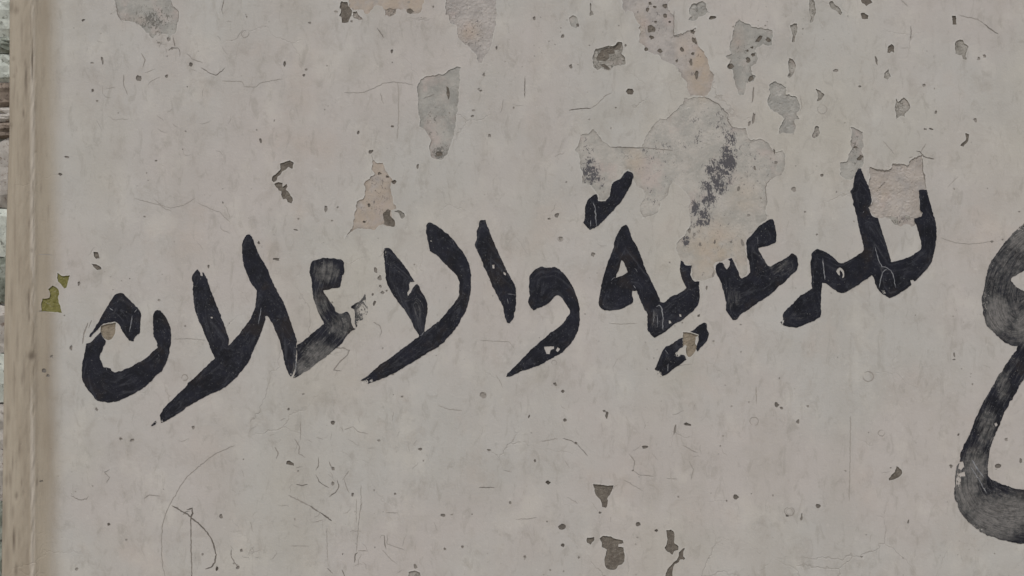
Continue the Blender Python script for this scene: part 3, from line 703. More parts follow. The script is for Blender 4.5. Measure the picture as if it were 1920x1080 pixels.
for i, r in enumerate(REG):
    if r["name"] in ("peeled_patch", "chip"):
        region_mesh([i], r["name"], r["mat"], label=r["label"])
region_mesh([i for i, r in enumerate(REG) if r["name"] == "speck"], "specks", M_MARK, kind="stuff")
region_mesh([i for i, r in enumerate(REG) if r["name"] == "hairline"], "hairlines", M_MARK, kind="stuff")

# ------------------------------------------------------------------ the brushed lettering
THIN = [(612,510,34,32,.75),(600,570,26,40,.7),(640,610,40,40,.7),(600,665,50,40,.8),(570,690,30,24,.8),(680,580,22,36,.95),(728,490,14,20,.4),(785,570,20,50,.45),
        (1225,600,22,34,.45),(1240,600,12,30,.4),(1105,400,16,34,.4),(1250,680,16,26,.5),(1460,500,44,26,.55),(1375,560,28,44,.5),(1430,440,24,26,.35),(1500,590,34,22,.45),(1530,520,14,40,.35),
        (1660,500,22,40,.4),(1680,530,26,24,.35),(375,560,16,50,.28),(300,620,16,40,.28),(205,590,18,16,.5),(1580,520,30,24,.3),
        (1870,590,36,60,1.0),(1930,610,50,50,.95),(1915,450,36,36,.95),(1888,500,20,40,.7),(1880,720,24,60,.65),(1850,800,30,60,.72),(1830,880,34,60,.85),(1815,930,34,60,.9),(1870,970,90,60,.95),(1900,960,60,50,.95),(1797,905,9,50,1.1),(1920,970,60,50,.7)]
DRY = [(1505,565,14,30,.3),(1500,480,10,14,.4),(1440,412,10,6,.4),(462,445,12,8,.35),(905,415,10,6,.35),(803,420,8,10,.35),(295,585,10,8,.35),(226,552,10,8,.3),(985,690,30,10,.4),(318,770,24,12,.4),(640,515,8,30,.35),(620,486,34,5,.4),(1127,575,8,14,.4),(958,600,8,10,.4),(1322,608,8,8,.4),(1530,600,20,12,.3),(1852,560,10,80,.5),(1830,990,50,12,.6),(1900,440,30,14,.5),(735,690,50,7,.3),(676,722,26,12,1.0),(690,714,18,9,.6),(292,794,14,10,.7),(303,788,10,10,.6),(682,582,22,36,.75),(674,606,10,16,.8),(548,704,12,8,.7),(560,706,16,6,.5),(1465,604,12,12,.8),(1490,515,20,12,.5),(1475,528,16,8,.4),
       (1234,702,12,12,.8),(1270,664,12,10,.7),(1655,548,12,10,.6),(1797,900,8,26,.75),(1846,560,7,60,.6),(1915,425,26,18,.6),(1880,640,24,10,.5),(1860,1003,60,8,.45),(1400,470,5,40,.5),(950,704,8,6,.5),(372,508,8,8,.4),
       (722,475,6,20,.6),(1300,500,4,4,.3)]
def stroke(name, outline, label=None, holes=(), lift_mm=.42, parent=None, thin=0.0, amp=.40, mat=None, path=None):
    P = rough(spline(outline, 1.5), amp, RNG, (7, 3, 1.8))
    H = [rough(spline(h, 1.2), .25, RNG, (4, 2)) for h in holes]
    mn, mx = P.min(0), P.max(0)
    g = grid(mn[0], mx[0], mn[1], mx[1], 2.6, .2)
    g = g[inside(g[:, 0], g[:, 1], P)]
    allb = np.vstack([P] + H)
    if len(g): g = g[edge_dist(g[:, 0], g[:, 1], allb) > .9]
    V = [Vector((float(a), float(b))) for a, b in g]; E = []
    for Q in [P] + H:
        b = len(V); V += [Vector((float(a), float(c))) for a, c in Q]
        E += [(b + i, b + (i + 1) % len(Q)) for i in range(len(Q))]
    ov, _, of, _, _, _ = delaunay_2d_cdt(V, E, [], 0, 1e-4, False)
    v = np.array([(q.x, q.y) for q in ov]); f = np.array([q for q in of if len(q) == 3])
    c = v[f].mean(1)
    k = inside(c[:, 0], c[:, 1], P)
    for h in H: k &= ~inside(c[:, 0], c[:, 1], h)
    f = f[k]
    A, B, C = v[f[:, 0]], v[f[:, 1]], v[f[:, 2]]
    ar = (B[:, 0]-A[:, 0])*(C[:, 1]-A[:, 1]) - (B[:, 1]-A[:, 1])*(C[:, 0]-A[:, 0])
    f = np.where((ar > 0)[:, None], f, f[:, ::-1])[np.abs(ar) > 1e-7]
    used, inv = np.unique(f, return_inverse=True); v = v[used]; f = inv.reshape(-1, 3)
    dep = skin_depth(v[:, 0], v[:, 1]) - lift_mm / 1000
    dist = edge_dist(v[:, 0], v[:, 1], P)
    cnt = {}
    for t in f:
        for a, b in ((t[0], t[1]), (t[1], t[2]), (t[2], t[0])):
            cnt[(a, b)] = 1
    bnd = [(a, b) for (a, b) in cnt if (b, a) not in cnt]
    n = len(v)
    bi = sorted({a for e in bnd for a in e}); mp = {a: n + j for j, a in enumerate(bi)}
    v2 = np.vstack([W_arr(v[:, 0], v[:, 1], dep), W_arr(v[bi, 0], v[bi, 1], dep[bi] + lift_mm / 1000 + .0001)])
    faces = [tuple(t) for t in f] + [(b, a, mp[a], mp[b]) for a, b in bnd]
    xx = np.concatenate([v[:, 0], v[bi, 0]]); yy = np.concatenate([v[:, 1], v[bi, 1]])
    cx = P[:, 0].mean()
    ux = np.concatenate([v[:, 0], v[bi, 0]]); uy = np.concatenate([v[:, 1], v[bi, 1]])
    if path:
        Q = []
        for a, b in zip(path[:-1], path[1:]):
            a, b = np.array(a, float), np.array(b, float); k = max(2, int(np.linalg.norm(b - a) / 2))
            Q += [a + (b - a) * j / k for j in range(k)]
        Q = np.array(Q); kk = 9
        Q = np.stack([np.convolve(np.pad(Q[:, c], kk, mode='edge'), np.ones(2*kk+1) / (2*kk+1), 'valid') for c in (0, 1)], 1)
        T = np.gradient(Q, axis=0); T /= np.linalg.norm(T, axis=1)[:, None]
        sl = np.concatenate([[0], np.cumsum(np.linalg.norm(np.diff(Q, axis=0), axis=1))])
        d2 = (ux[:, None] - Q[None, :, 0]) ** 2 + (uy[:, None] - Q[None, :, 1]) ** 2
        ni = d2.argmin(1)
        along = sl[ni]; across = (ux - Q[ni, 0]) * -T[ni, 1] + (uy - Q[ni, 1]) * T[ni, 0]
    else:
        along = (ux - uy) * .7; across = np.concatenate([dist, np.zeros(len(bi))]) * .6 + (ux + uy) * .12
    o = make_obj(name, v2, faces, mat or M_PAINT, WORD_L if cx < 1090 else WORD_R if cx < 1780 else WORD_B,
                 dict(along=along, across=across, thin=np.maximum(field(THIN, xx, yy), thin), dry=field(DRY, xx, yy)))
    if label: o["label"] = label
    return o

def word(name, x, y, label, cat):
    o = bpy.data.objects.new(name, None); COL.objects.link(o)
    o.location = W(x, y); tag(o, label, cat); return o
WORD_L = word("painted_word", 620, 790, "black brush-painted Arabic word on the left, one of its letters washed-out grey", "lettering")
WORD_R = word("painted_word", 1430, 700, "black brush-painted Arabic word on the right, broken by the big peeled patch", "lettering")
WORD_B = word("painted_letter", 1880, 1020, "very large faded grey brush letter cut off by the right edge", "lettering")
noon_top = stroke("letter", [(226,548.5),(232,552),(243,562),(253,572),(263.5,585),(263.5,600),(262,623),(253,632),(250,639),(242,639.5),(235,629),(225,611),(221,605),(212,603.5),(200,605.5),(191,609.5),(184,617),(176,625),(170,632),(166.5,631),(176,617),(184,604),(192,590),(200,576),(209,561),(217,552)],
    "black pointed hook above the bowl of the leftmost letter")
stroke("letter", [(189,622),(193,632),(199,640),(191,658),(187,669),(190,679),(194,687.5),(200,689),(207.5,690.5),(209,696),(217.5,697.5),(227.5,695.6),(245,687.5),(264,677.5),(276,669),(286,659),(295,651),(292.5,639),(287,626),(287,600),(289,586),(295,581),(300,582),(307.5,590),(316,604),(320,617),(321,639),(319,652),(315,670),(305,692.5),(292.5,705),(275,722.5),(255,736),(232.5,747.5),(216,753),(200,754.5),(182.5,751),(172.5,740),(162.5,727.5),(154,710),(154,681),(157.5,670),(159,660),(162,645),(172,640),(180,631)],
    "black bowl of the leftmost letter")
stroke("letter", [(370,505),(374,510),(376,517),(379.5,517.5),(379,511),(382.5,510.6),(385,517.5),(390,530),(396,546),(403,564),(410,582.5),(416,598),(421,610),(425,622.5),(428,634),(429,641),(427.5,647.5),(430,646),(440,636),(450,625),(459,612.5),(467,601),(473,589),(478,575),(480,560),(481,547.5),(479,542.5),(472.5,534),(465,519),(460,507),(456,494),(454,476),(454,459),(457.5,447.5),(462.5,441),(469,440),(474,447.5),(480,465),(487.5,480),(497.5,497.5),(506,516),(512.5,531),(517.5,542),(525,555),(534,572.5),(542.5,594),(547.5,610),(552,623),(555.5,635),(556,650),(555,670),(554,686),(551,697),(545,706),(541,699),(535,684),(531,667.5),(526,648),(521,630),(514,614),(507.5,602.5),(505,595),(501,592),(497.5,594),(496,602.5),(492.5,615),(487.5,629),(482.5,639),(477.5,652),(472.5,664),(465,680),(457.5,690),(447.5,702.5),(433,717),(420,727),(404,735),(385,744),(369,752.5),(352.5,762.5),(337.5,774),(322.5,782.5),(310,790),(302,793),(301,788),(300,778),(306,767.5),(316,756),(330,742.5),(342.5,730),(350,722.5),(352,718),(360,712.5),(369,704),(383,690.5),(397.5,676),(402.5,672),(401,666),(395,655),(389,639),(382.5,624),(377.5,611),(372.5,602.5),(367.5,585),(362.5,566),(362,542.5),(362,530),(360,526),(360,520),(364,511)],
    "black lam-alef with long tail to the lower left",
    holes=[[(395,594.5),(398,594),(399,596.5),(396,597)]])
stroke("letter", [(283,798.5),(287,793),(292,789.5),(294,792),(290,796),(286,799)])
stroke("letter", [(582.5,496),(587.5,489),(595,485.6),(617.5,484),(640,486),(644,492.5),(645.6,510),(645,514.5),(641,516),(640,525),(639,535),(637,539),(625,540.6),(605,545),(610,552.5),(615,560),(622.5,570),(632,586),(636,588),(642.5,587.5),(649,584),(652.5,585),(657.5,594),(659,605),(662,613),(667,616.5),(657.5,622.5),(650,630),(641,644),(629,654),(615,665),(602.5,675),(590,684),(579,692.5),(567.5,700),(558,706),(549,709),(553,700),(555.6,686),(557,667.5),(556.5,650),(557.5,646),(564,642.5),(576,632.5),(586,624),(597.5,615),(607.5,607.5),(606,604),(601,595),(596,584),(590,566),(586,554),(585,535),(582.5,519),(580.6,510)],
    "washed-out charcoal ain between two black letters", lift_mm=.3, thin=.36, path=[(615,478),(612,520),(600,550),(612,585),(638,610),(605,650),(550,704)])
stroke("letter", [(657.5,577.5),(660,572.5),(672.5,566),(679,559),(684,551),(686,556),(685.5,566),(690,576),(688,588),(682.5,596),(674,606),(667.5,614),(665.5,603),(665,588),(664,580)], "faded broken tip of the charcoal ain", lift_mm=.3, thin=.5)
stroke("letter", [(726,464),(731,466),(739,475),(750,487.5),(761,502.5),(770,516),(777.5,528),(769,529),(766,534),(767.5,542),(763,547.5),(765,554),(770,549),(774,541),(779,534),(782.5,532.5),(787.5,541),(794,552.5),(799,562.5),(801,574),(800.6,590),(797.5,606),(795,624),(800,620),(812.5,610),(827.5,597.5),(840,582.5),(852.5,567.5),(859,555),(861,542.5),(861,529),(855,516),(847.5,507.5),(840,500),(830,490),(817.5,477.5),(806,471),(805,462.5),(802,450),(799,434),(799,425),(802.5,417.5),(807.5,417.5),(817.5,422.5),(830,431),(846,445),(859,461),(871,477.5),(879,494),(882,507.5),(883,525),(882.5,544),(880,559),(874,581),(864,599),(854,616),(840,633),(825,647.5),(806,659),(787.5,671),(767.5,682.5),(747.5,695),(730,704),(715,710),(700,716),(682.5,722.5),(671,723),(676,714),(690,704),(700,695),(712.5,684),(727.5,674),(740,665),(752.5,655),(765,646),(777.5,636),(785,632),(785,627.5),(777.5,616),(768,596),(757.5,580),(746,565),(736,550),(727.5,535),(724,522),(721,494),(719,475),(721,466)],
    "black lam-alef shaped like a wide V in the middle", holes=[[(807,451),(809,450.5),(809.5,453),(807,453)]])
stroke("letter", [(901,412.5),(910,413),(914,425),(917.5,434),(922.5,446),(930,462.5),(937.5,480),(947.5,502),(957.5,520.5),(965,534),(967.5,550),(967.5,567.5),(965,586),(961,599),(955,606),(951,605),(946,589),(942.5,576),(936,561),(927.5,545),(919,526),(910,505),(901,484),(891,462.5),(890.6,457.5),(894,450),(894.4,435),(897.5,425),(899,416)],
    "single slanting black alef", holes=[[(923,497),(927,496),(927,503),(924,503)],[(944,510),(948,512),(948,516),(945,514)]])
stroke("letter", [(1015,500.6),(1030,502),(1040,500),(1044,502.5),(1055,511),(1065,522.5),(1075,539),(1081,555),(1085,570),(1087,592),(1087,603),(1085,616),(1079,630),(1071,642.5),(1061,654),(1047.5,665),(1032.5,672.5),(1015,682.5),(997.5,690),(980,695),(969,700),(955,706),(950,706),(952.5,700),(962.5,690),(974,677.5),(987.5,664),(1005,647.5),(1019,636),(1035,622.5),(1050,611),(1060,600),(1067.5,589),(1069,584),(1065,575),(1055,562.5),(1049,554),(1044,554),(1037.5,559),(1025,571),(1011,577.5),(1000,582.5),(995,576),(990.6,567.5),(990.6,561),(992.5,555),(992.5,521),(997.5,511),(1006,504)],
    "black comma-like waw", holes=[[(1020.6,650),(1039,649),(1039,654),(1034,656),(1030,664),(1025,664),(1022,657)],[(1045,650),(1050,654),(1046,660),(1042,657)]])
stroke("letter", [(1176,320.6),(1185,324),(1187.5,330),(1185,337.5),(1181,350),(1172.5,366),(1162.5,380),(1150,394),(1135,410),(1122.5,422.5),(1115,427.5),(1106,431),(1101,426),(1094,417.5),(1097,410),(1097.5,387.5),(1102.5,375),(1112.5,366),(1119,364),(1121,370),(1121,377),(1135,377.5),(1142.5,367.5),(1146,350),(1151,341),(1162.5,335),(1170,326)],
    "slanting black double dot above the triangular letter")
stroke("letter", [(1172.5,421),(1176,422.5),(1180,431),(1185,446),(1194,462.5),(1202.5,482.5),(1210,502.5),(1219,522.5),(1226,536),(1232.5,551),(1239,565.5),(1246,566),(1260,556),(1277.5,547.5),(1287.5,540),(1284,532.5),(1277,518),(1275,500),(1275.6,487.5),(1280,490),(1285,497.5),(1297.5,497.5),(1295,510),(1297.5,522.5),(1302.5,527.5),(1311,527.5),(1312,551),(1310,567.5),(1304,577.5),(1292.5,589),(1280,599),(1262.5,609),(1244,624),(1235,629),(1227.5,633),(1222.5,630),(1216,621),(1214,614),(1214,600),(1212.5,585),(1207.5,580),(1204,569),(1199,557.5),(1194,545),(1186,545),(1185,552.5),(1187.5,561),(1187.5,566),(1180,571),(1170,577.5),(1157.5,581),(1141,582.5),(1130,580),(1124,574),(1122.5,566),(1126,545),(1129,526),(1136,504),(1142.5,485),(1150,464),(1154,445),(1160,434),(1167.5,424)],
    "black triangular letter joined to a rising tooth", holes=[[(1166,487.5),(1170,492.5),(1174,502.5),(1177,510),(1170,515),(1155,521),(1156,514),(1161,504),(1164,491)],
    [(1254,601),(1257,602),(1259,606),(1255,607)],[(1273.5,589),(1277,589.5),(1277.5,594),(1274.5,593)]])
stroke("letter", [(1320,605),(1325,607),(1326,618),(1329,626),(1325,640),(1315,650),(1308,659),(1305,654),(1309,640),(1310,628),(1299,624),(1295,622),(1302,618),(1310,610)], "right half of the black double dot below the line")
stroke("letter", [(1280,633),(1272,637),(1257.5,646),(1247,652),(1240,662),(1236,672),(1232,682),(1227,692),(1232,697),(1234,703),(1238,707),(1245,704),(1255,698),(1265,690),(1277,682),(1287,674),(1283,666),(1276,665),(1272,669),(1269,660),(1274,654),(1280,651)], "left half of the black double dot below the line")
stroke("letter", [(1442.5,410.6),(1447.5,411),(1451,416),(1454,429),(1455.6,447.5),(1452.5,456),(1442.5,460),(1421,464),(1425,474),(1431,485),(1439,497.5),(1444,499),(1455,494),(1470,486),(1482.5,476),(1489,475),(1494,480),(1496,490),(1495,505),(1483,516),(1472.5,527.5),(1460,537.5),(1447.5,550),(1432.5,560),(1416,571),(1402.5,581),(1387.5,591),(1381,599),(1374,600),(1369,594),(1361,582.5),(1361,569),(1359,554),(1355,541),(1350,525),(1344,515),(1342.5,507.5),(1342.5,497.5),(1349,491),(1355,492.5),(1359,500),(1362.5,505),(1367.5,499),(1369,490),(1365,486),(1372.5,484),(1377.5,495),(1384,509),(1387.5,520),(1391,522.5),(1397.5,519),(1406,511),(1405,495),(1401,480),(1399,462.5),(1400.6,450),(1407.5,442.5),(1416,432.5),(1422.5,424),(1435,416)],
    "charcoal-black ain with a square head near the big peeled patch", thin=.12)
stroke("letter", [(1532.5,467.5),(1544,470),(1555,476),(1565,485),(1575,492.5),(1584,491),(1596,486),(1609,477.5),(1619,469),(1619,459),(1614,441),(1610,422.5),(1606,402.5),(1600,382.5),(1597.5,367.5),(1594,357.5),(1599,352.5),(1601,337.5),(1605,324),(1610,316),(1614,315.6),(1617.5,322.5),(1622.5,336),(1629,351),(1634,367.5),(1634,382.5),(1629,389),(1632.5,399),(1636,405),(1646,409),(1650,422),(1653,433),(1659,449),(1664,465),(1669,485),(1670,491),(1680,490),(1695,485),(1710,479),(1725,469),(1727.5,464),(1726,449),(1721,432.5),(1714,410),(1727.5,406),(1730,399),(1725,392.5),(1724,377.5),(1723,357.5),(1726,356),(1737.5,356),(1741,371),(1746,387.5),(1750,402.5),(1755,420),(1756,442.5),(1754,461),(1750,480),(1745,495),(1735,507.5),(1722.5,520),(1715,527.5),(1712,525),(1706.5,525),(1709,534),(1697.5,542.5),(1682.5,552.5),(1672.5,557.5),(1667.5,559),(1662.5,556),(1654,550),(1646,542.5),(1641,530),(1637.5,520),(1634,515),(1629,520),(1616,529),(1601,539),(1585,547.5),(1576,549),(1567.5,545),(1559,539),(1549,531),(1542.5,531),(1540,545),(1539.5,565),(1539,592),(1531,599),(1515,606),(1500,612),(1485,614),(1470,610),(1463,604),(1469,597.5),(1467.5,590),(1475,580),(1487.5,567.5),(1500,555),(1512.5,547.5),(1522.5,541),(1522,525),(1520.5,508),(1520,492.5),(1522.5,476),(1527.5,470)],
    "rightmost black word part with two tall strokes and a tail",
    holes=[[(1570,504),(1575,501),(1580,505),(1583,512),(1582,520),(1579,521),(1580,514),(1577,508),(1575,506),(1574,510),(1575,518),(1571,514),(1568,509)]])
stroke("letter", [(1985,396),(1960,400),(1935,409),(1919,420),(1905,432),(1895,442),(1882,457),(1872,471),(1863,483),(1858,491),(1851.5,506),(1847,530),(1844,545),(1840.5,562),(1843,580),(1846,598),(1853,614),(1867,627),(1880,639),(1892.5,646),(1905,649),(1920,640),(1945,612),(1985,572),(1985,560),(1950,556),(1920,546),(1904,536),(1896,526),(1897.5,521),(1920,508),(1950,500),(1985,486)],
    "worn grey head of the large letter cut by the right edge", lift_mm=.3, thin=.62, amp=.5, path=[(2000,438),(1945,450),(1905,478),(1877,520),(1868,560),(1878,600),(1905,622),(1950,585),(1985,560)])
stroke("letter", [(1990,545),(1950,592),(1925,624),(1912,644),(1905,655),(1892.5,674),(1880,692.5),(1867.5,712.5),(1857.5,730),(1845,750),(1834,774),(1821,806),(1812.5,825),(1802.5,845),(1799,864),(1793,878),(1791,892.5),(1789,927),(1795,945),(1802.5,961),(1812.5,975),(1824,986),(1837.5,996),(1855,1004),(1875,1011),(1900,1017),(1925,1020),(1990,1018),(1990,915),(1960,919),(1920,918),(1911,917.5),(1892.5,912.5),(1875,906),(1861,900),(1854,892.5),(1852.5,885),(1854,857.5),(1859,835),(1867.5,812.5),(1875,795),(1883,775),(1895,752.5),(1907.5,732.5),(1917.5,714),(1940,680),(1965,640),(1990,610)],
    "dark lower sweep of the large letter cut by the right edge", lift_mm=.5, thin=.42, amp=.5, path=[(2000,565),(1950,625),(1905,690),(1870,755),(1840,820),(1822,870),(1820,915),(1840,948),(1880,966),(1930,970),(2000,968)],
    holes=[[(1864,794),(1868,792),(1871,797),(1867,800)],[(1797,888),(1804,886),(1809,884),(1810,893),(1800,894)],[(1799,866),(1806,865),(1808,876),(1802,882),(1797,878)]])

# pale scratches and overlaps of brush strokes, a hair proud of the paint
SCR = {}
for ln, w in [([(1230,575),(1236,572),(1241,577),(1243,590),(1243,618)],1.8),([(1226,580),(1226,605)],1.0),([(1233,590),(1233,612)],1.0),([(1641,463),(1645,478),(1648,490),(1654,500),(1663,502),(1671,507),(1676,520),(1679,540)],1.5),
              ([(1664,504),(1655,510),(1651,525),(1648,540)],1.5),([(1112,380),(1116,390),(1117,410),(1118,424)],2.0),([(1108,413),(1107,425)],1.6),([(1543,485),(1544,500),(1546,515),(1547,525)],1.6),([(1421,444),(1421,458)],1.0),
              ([(248,592),(245,610),(243,622)],1.6),([(257,580),(252,586)],1.4),([(1190,503),(1195,510)],1.2),([(1188,535),(1192,541)],2.2),([(952,551),(966,553)],1.2),([(951,560),(953,570)],1.2),([(555,672),(554,700)],1.4),
              ([(490,577),(488,590),(484,608)],1.3),([(1822,862),(1832,878),(1845,896)],2.2),([(1820,875),(1836,900),(1850,925)],1.6),([(1253,682),(1252,696)],1.6),([(1247,656),(1253,664)],1.4),([(786,630),(791,628),(795,622)],1.2),
              ([(205,577),(212,582)],2.2),([(296,664),(299,668)],1.4),([(199,690),(201,695)],1.8),([(1620,396),(1618,399)],1.6),([(1152,520),(1146,526)],1.2)]:
    key = 0 if ln[0][0] < 1090 else 1 if ln[0][0] < 1780 else 2
    sv, sf = SCR.setdefault(key, ([], []))
    R = ribbon(ln, w, RNG); n = len(R) // 2; b = len(sv)
    dd = skin_depth(R[:, 0], R[:, 1]) - .00062
    sv += [tuple(q) for q in W_arr(R[:, 0], R[:, 1], dd)]
    for j in range(n - 1):
        sf.append((b + j, b + 2 * n - 1 - j, b + 2 * n - 2 - j, b + j + 1))
for key, (sv, sf) in SCR.items():
    sc = make_obj("paint_scratches", sv, sf, M_LIGHT, (WORD_L, WORD_R, WORD_B)[key]); sc["kind"] = "stuff"

# ------------------------------------------------------------------ corner strip at the left end of the wall
YS = np.arange(-700, 1781, 4.0)
def xl(y): return np.interp(y, [-700, 0, 250, 420, 600, 820, 1080, 1780], [21, 19, 18.5, 13, 9, 7, 4, -4])
prof = [(0, 0.0), (.10, -.0004), (.22, -.0012), (.33, -.0018), (.40, -.0024), (.43, -.0021), (.455, -.0023), (.50, -.0017), (.56, -.0008), (.66, .0010), (.78, .0060), (.88, .0125), (.95, .022), (1.0, .036)]
pu, pd = zip(*prof)
us = np.concatenate([np.linspace(0, .34, 12)[:-1], np.linspace(.34, .52, 15)[:-1], np.linspace(.52, 1, 20)])
CH = [(34,300,2,40,.3),(28,430,2,50,.35),(36,520,1.6,30,.35),(22,560,3,40,.35),(33,640,2,40,.4),(26,730,2,40,.4),(50,800,1.5,40,.3),(37,840,2,22,.5),(47,880,1.5,20,.4),(20,900,3,20,.45),(52,1040,2,24,.4),(36,1010,2,16,.4),(70,905,1.5,8,.4),(66,200,1.5,12,.35),(53,250,1.4,20,.3),(41,60,2,30,.3),(33,190,2,20,.35),(56,740,1.4,20,.4),(16,780,4,16,.4),(61,115,1.8,34,.9),(49,150,2.8,32,.8),(44,213,1.8,9,.8),(47,120,1.4,10,.4),(54,562,2.2,20,.7),(55,594,1.8,9,.6),(60,470,3,3,.6),(60,668,8,8,.85),(26,1012,2.6,24,1.0),(31,930,3,7,.7),(40,905,1.4,9,.6),(24,870,2,20,.5),
      (30,870,1.4,14,.4),(30,1070,3,14,.6),(45,700,2.6,30,.5),(41,712,2,14,.5),(62,1000,1.6,60,.3),(58,930,2,18,.4),(55,420,1.5,10,.5),(30,20,6,8,.5),(22,14,5,12,.5),(25,110,3,5,.4),(26,143,3,4,.4),(67,283,3,2,.4),
      (58,45,1.4,30,.35),(62,345,1.4,14,.35),(24,960,3,14,.4),(10,830,3,14,.5),(12,900,4,10,.4),(20,235,4,6,.5),(12,640,3,20,.4),(14,1040,5,26,.35),(8,970,5,40,.5)]
verts, taupe, dark, worn = [], [], [], []
for y in YS:
    e = xl(y)
    x = X0 + (e - X0) * us
    yy = np.full(len(x), y)
    # keep the ridge vertical although the outer edge leans
    x = np.where(us < .45, X0 + (60 - X0) * us / .45, 60 + (e - 60) * (us - .45) / .55)
    d = np.interp(us, pu, pd) + skin_depth(x, yy) * np.clip(1 - us * .6, .3, 1)
    dk = field([(a, b, c, f, g) for a, b, c, f, g in CH], x, yy)
    amp = np.clip(us * 3, 0, 1)
    d = d + dk * .0014 + amp * (.0005 * undul(x * 4, yy, 60, 2) + .0004 * undul(x * 3, yy, 22, 3)) + amp * RNG.normal(0, .00010, len(x))
    d[0] = skin_depth(x[:1], yy[:1])[0]
    verts.append(W_arr(x, yy, d)); taupe.append(np.clip((128 - x) / 46, 0, 1)); dark.append(dk); worn.append(np.clip(1.3 - np.abs(x - 61) / 5, 0, 1))
    # return of the wall going back from the edge
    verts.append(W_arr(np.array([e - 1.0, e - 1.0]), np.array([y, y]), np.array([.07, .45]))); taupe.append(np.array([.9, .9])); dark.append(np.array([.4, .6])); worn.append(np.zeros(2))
nc = len(us) + 2
faces = [(r * nc + c, (r + 1) * nc + c, (r + 1) * nc + c + 1, r * nc + c + 1) for r in range(len(YS) - 1) for c in range(nc - 1)]
z0 = np.zeros(nc * len(YS))
strip = make_obj("corner_strip", np.vstack(verts), faces, M_SKIN, wall, dict(taupe=np.concatenate(taupe), dark=np.concatenate(dark), worn=np.concatenate(worn)), smooth=True)
strip["label"] = "bare brown-grey rendered corner at the left end of the wall"

# body of the wall behind the face
def box(name, x0, x1, y0, y1, z0, z1, mat, parent=None):
    v = [(x, y, z) for z in (z0, z1) for y in (y0, y1) for x in (x0, x1)]
    f = [(0, 2, 3, 1), (4, 5, 7, 6), (0, 1, 5, 4), (1, 3, 7, 5), (3, 2, 6, 7), (2, 0, 4, 6)]
    return make_obj(name, v, f, mat, parent)
M_CORE = mat_plain("wall_core", alb(120, 112, 102), alb(140, 131, 120), 12)
xr = (X1 - 960) * S
box("wall_core", (30 - 960) * S, xr + .02, .02, .42, 0.0, CZ + (540 - Y0) * S, M_CORE, wall)
zt = CZ + (540 - Y0) * S
box("coping", (30 - 960) * S - .03, xr + .05, -.035, .46, zt + .003, zt + .07, M_CORE, wall)

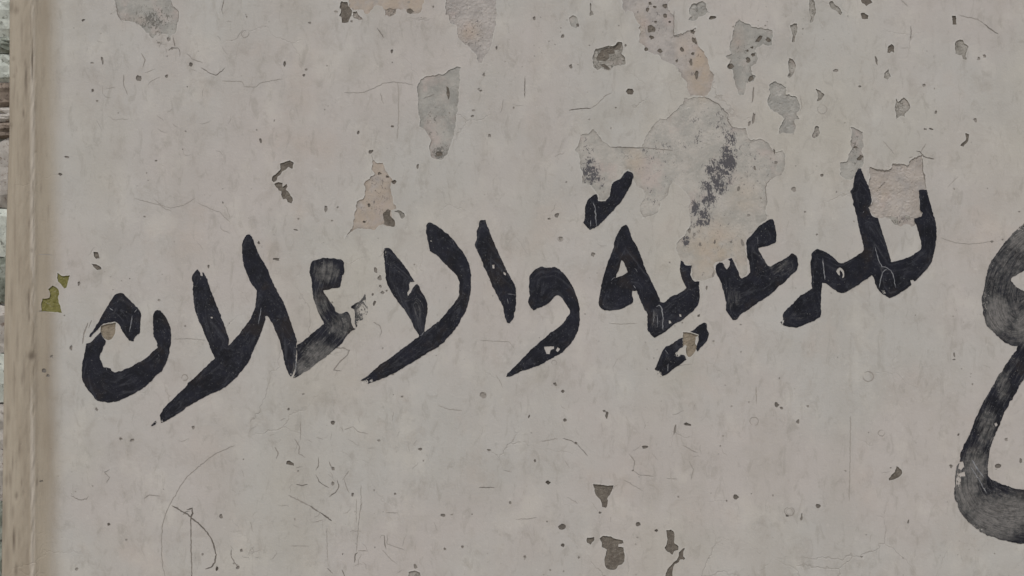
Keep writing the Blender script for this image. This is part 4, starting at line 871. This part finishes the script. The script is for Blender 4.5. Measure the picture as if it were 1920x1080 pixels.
# ------------------------------------------------------------------ rubble wall beyond the corner
rub = bpy.data.objects.new("rubble_wall", None)
COL.objects.link(rub)
rub.location = ((-20 - 960) * S, .075, 0)
tag(rub, "rough lime-stained rubble stone wall just beyond the left corner", "stone wall")
SM = [mat_plain("pale_limewashed_stone", alb(150, 152, 145), alb(176, 178, 170), 28, c2=alb(92, 92, 84)),
      mat_plain("mossy_grey_stone", alb(92, 95, 86), alb(126, 128, 120), 34, c2=alb(66, 68, 60)),
      mat_plain("brown_stone", alb(92, 82, 74), alb(120, 108, 98), 40, c2=alb(60, 50, 44)),
      mat_plain("pinkish_stone", alb(138, 132, 126), alb(156, 150, 144), 30, c2=alb(104, 90, 82))]
M_MORTAR = mat_plain("old_mortar", alb(112, 108, 100), alb(142, 138, 131), 30, c2=alb(74, 68, 62))
RD = .075
def stone(x0, x1, y0, y1, mat, proud=.02):
    """an uneven face stone: 5x5 bulged front with sides, px rectangle"""
    n = 6; P = []
    for j in range(n):
        for i in range(n):
            u, v = i / (n - 1), j / (n - 1)
            q = 1 - (abs(2 * u - 1) ** 4 + abs(2 * v - 1) ** 4) * .5
            jx = RNG.normal(0, (x1 - x0) * .018); jy = RNG.normal(0, (y1 - y0) * .018)
            rx = 1 - .06 * (abs(2 * v - 1) ** 3); ry = 1 - .06 * (abs(2 * u - 1) ** 3)
            X = (x0 + x1) / 2 + (u - .5) * (x1 - x0) * rx + jx
            Y = (y0 + y1) / 2 + (v - .5) * (y1 - y0) * ry + jy
            P.append(W(X, Y, RD - proud * max(q, 0) + RNG.normal(0, .0022)))
    f = [(j * n + i, (j + 1) * n + i, (j + 1) * n + i + 1, j * n + i + 1) for j in range(n - 1) for i in range(n - 1)]
    ring = [i for i in range(n)] + [j * n + n - 1 for j in range(1, n)] + [n * n - 1 - i for i in range(1, n)] + [j * n for j in range(n - 2, 0, -1)]
    b = len(P)
    for r in ring: P.append((P[r][0], RD + .03, P[r][2]))
    m = len(ring)
    f += [(ring[k], ring[(k + 1) % m], b + (k + 1) % m, b + k) for k in range(m)]
    return make_obj("stone", P, f, mat, rub)
col = [(-12,68,0),(72,98,1),(103,154,0),(158,199,2),(203,226,3),(230,258,2),(262,388,3),(392,478,0),(483,568,1),(574,660,3),(665,752,0),(757,840,3),(845,936,3),(942,1010,1),(1015,1100,1)]
for a, b, k in col: stone(-46 - RNG.uniform(0, 14), 34, a - 2, b + 2, SM[k], .010)
y = -690
while y < -20:
    h = RNG.uniform(50, 110); stone(-55, 34, y, min(y + h, -18), SM[RNG.integers(0, 4)]); y += h + 6
y = 1106
while y < 1760:
    h = RNG.uniform(50, 110); stone(-55, 34, y, y + h, SM[RNG.integers(0, 4)]); y += h + 6
y = -690
while y < 1760:
    h = RNG.uniform(60, 130); x = -64
    while x > -1500:
        w = RNG.uniform(90, 220); stone(x - w, x - 6, y, y + h, SM[RNG.integers(0, 4)], RNG.uniform(.012, .03)); x -= w + 2
    y += h + 7
v = []; f = []
gx = np.arange(-1520, 60, 20.0); gy = np.arange(-700, 1781, 20.0)
for yy in gy:
    for xx in gx: v.append(W(xx, yy, RD + .001 + RNG.uniform(-.003, .003)))
f = [(r * len(gx) + c, (r + 1) * len(gx) + c, (r + 1) * len(gx) + c + 1, r * len(gx) + c + 1) for r in range(len(gy) - 1) for c in range(len(gx) - 1)]
make_obj("mortar", v, f, M_MORTAR, rub)
box("wall_core", (-1520 - 960) * S, (20 - 960) * S, RD + .03, .5, 0, zt - .02, M_CORE, rub)

# ------------------------------------------------------------------ ground
M_GROUND = mat_plain("dusty_ground", alb(128, 116, 100), alb(150, 138, 120), 1.6, c2=alb(112, 100, 86), bd=.01)
n = 40; v = []
for j in range(n + 1):
    for i in range(n + 1):
        v.append((-60 + 120 * i / n, -80 + 120 * j / n, 0))
g = make_obj("ground", v, [(j * (n + 1) + i, j * (n + 1) + i + 1, (j + 1) * (n + 1) + i + 1, (j + 1) * (n + 1) + i) for j in range(n) for i in range(n)], M_GROUND)
g["kind"] = "structure"
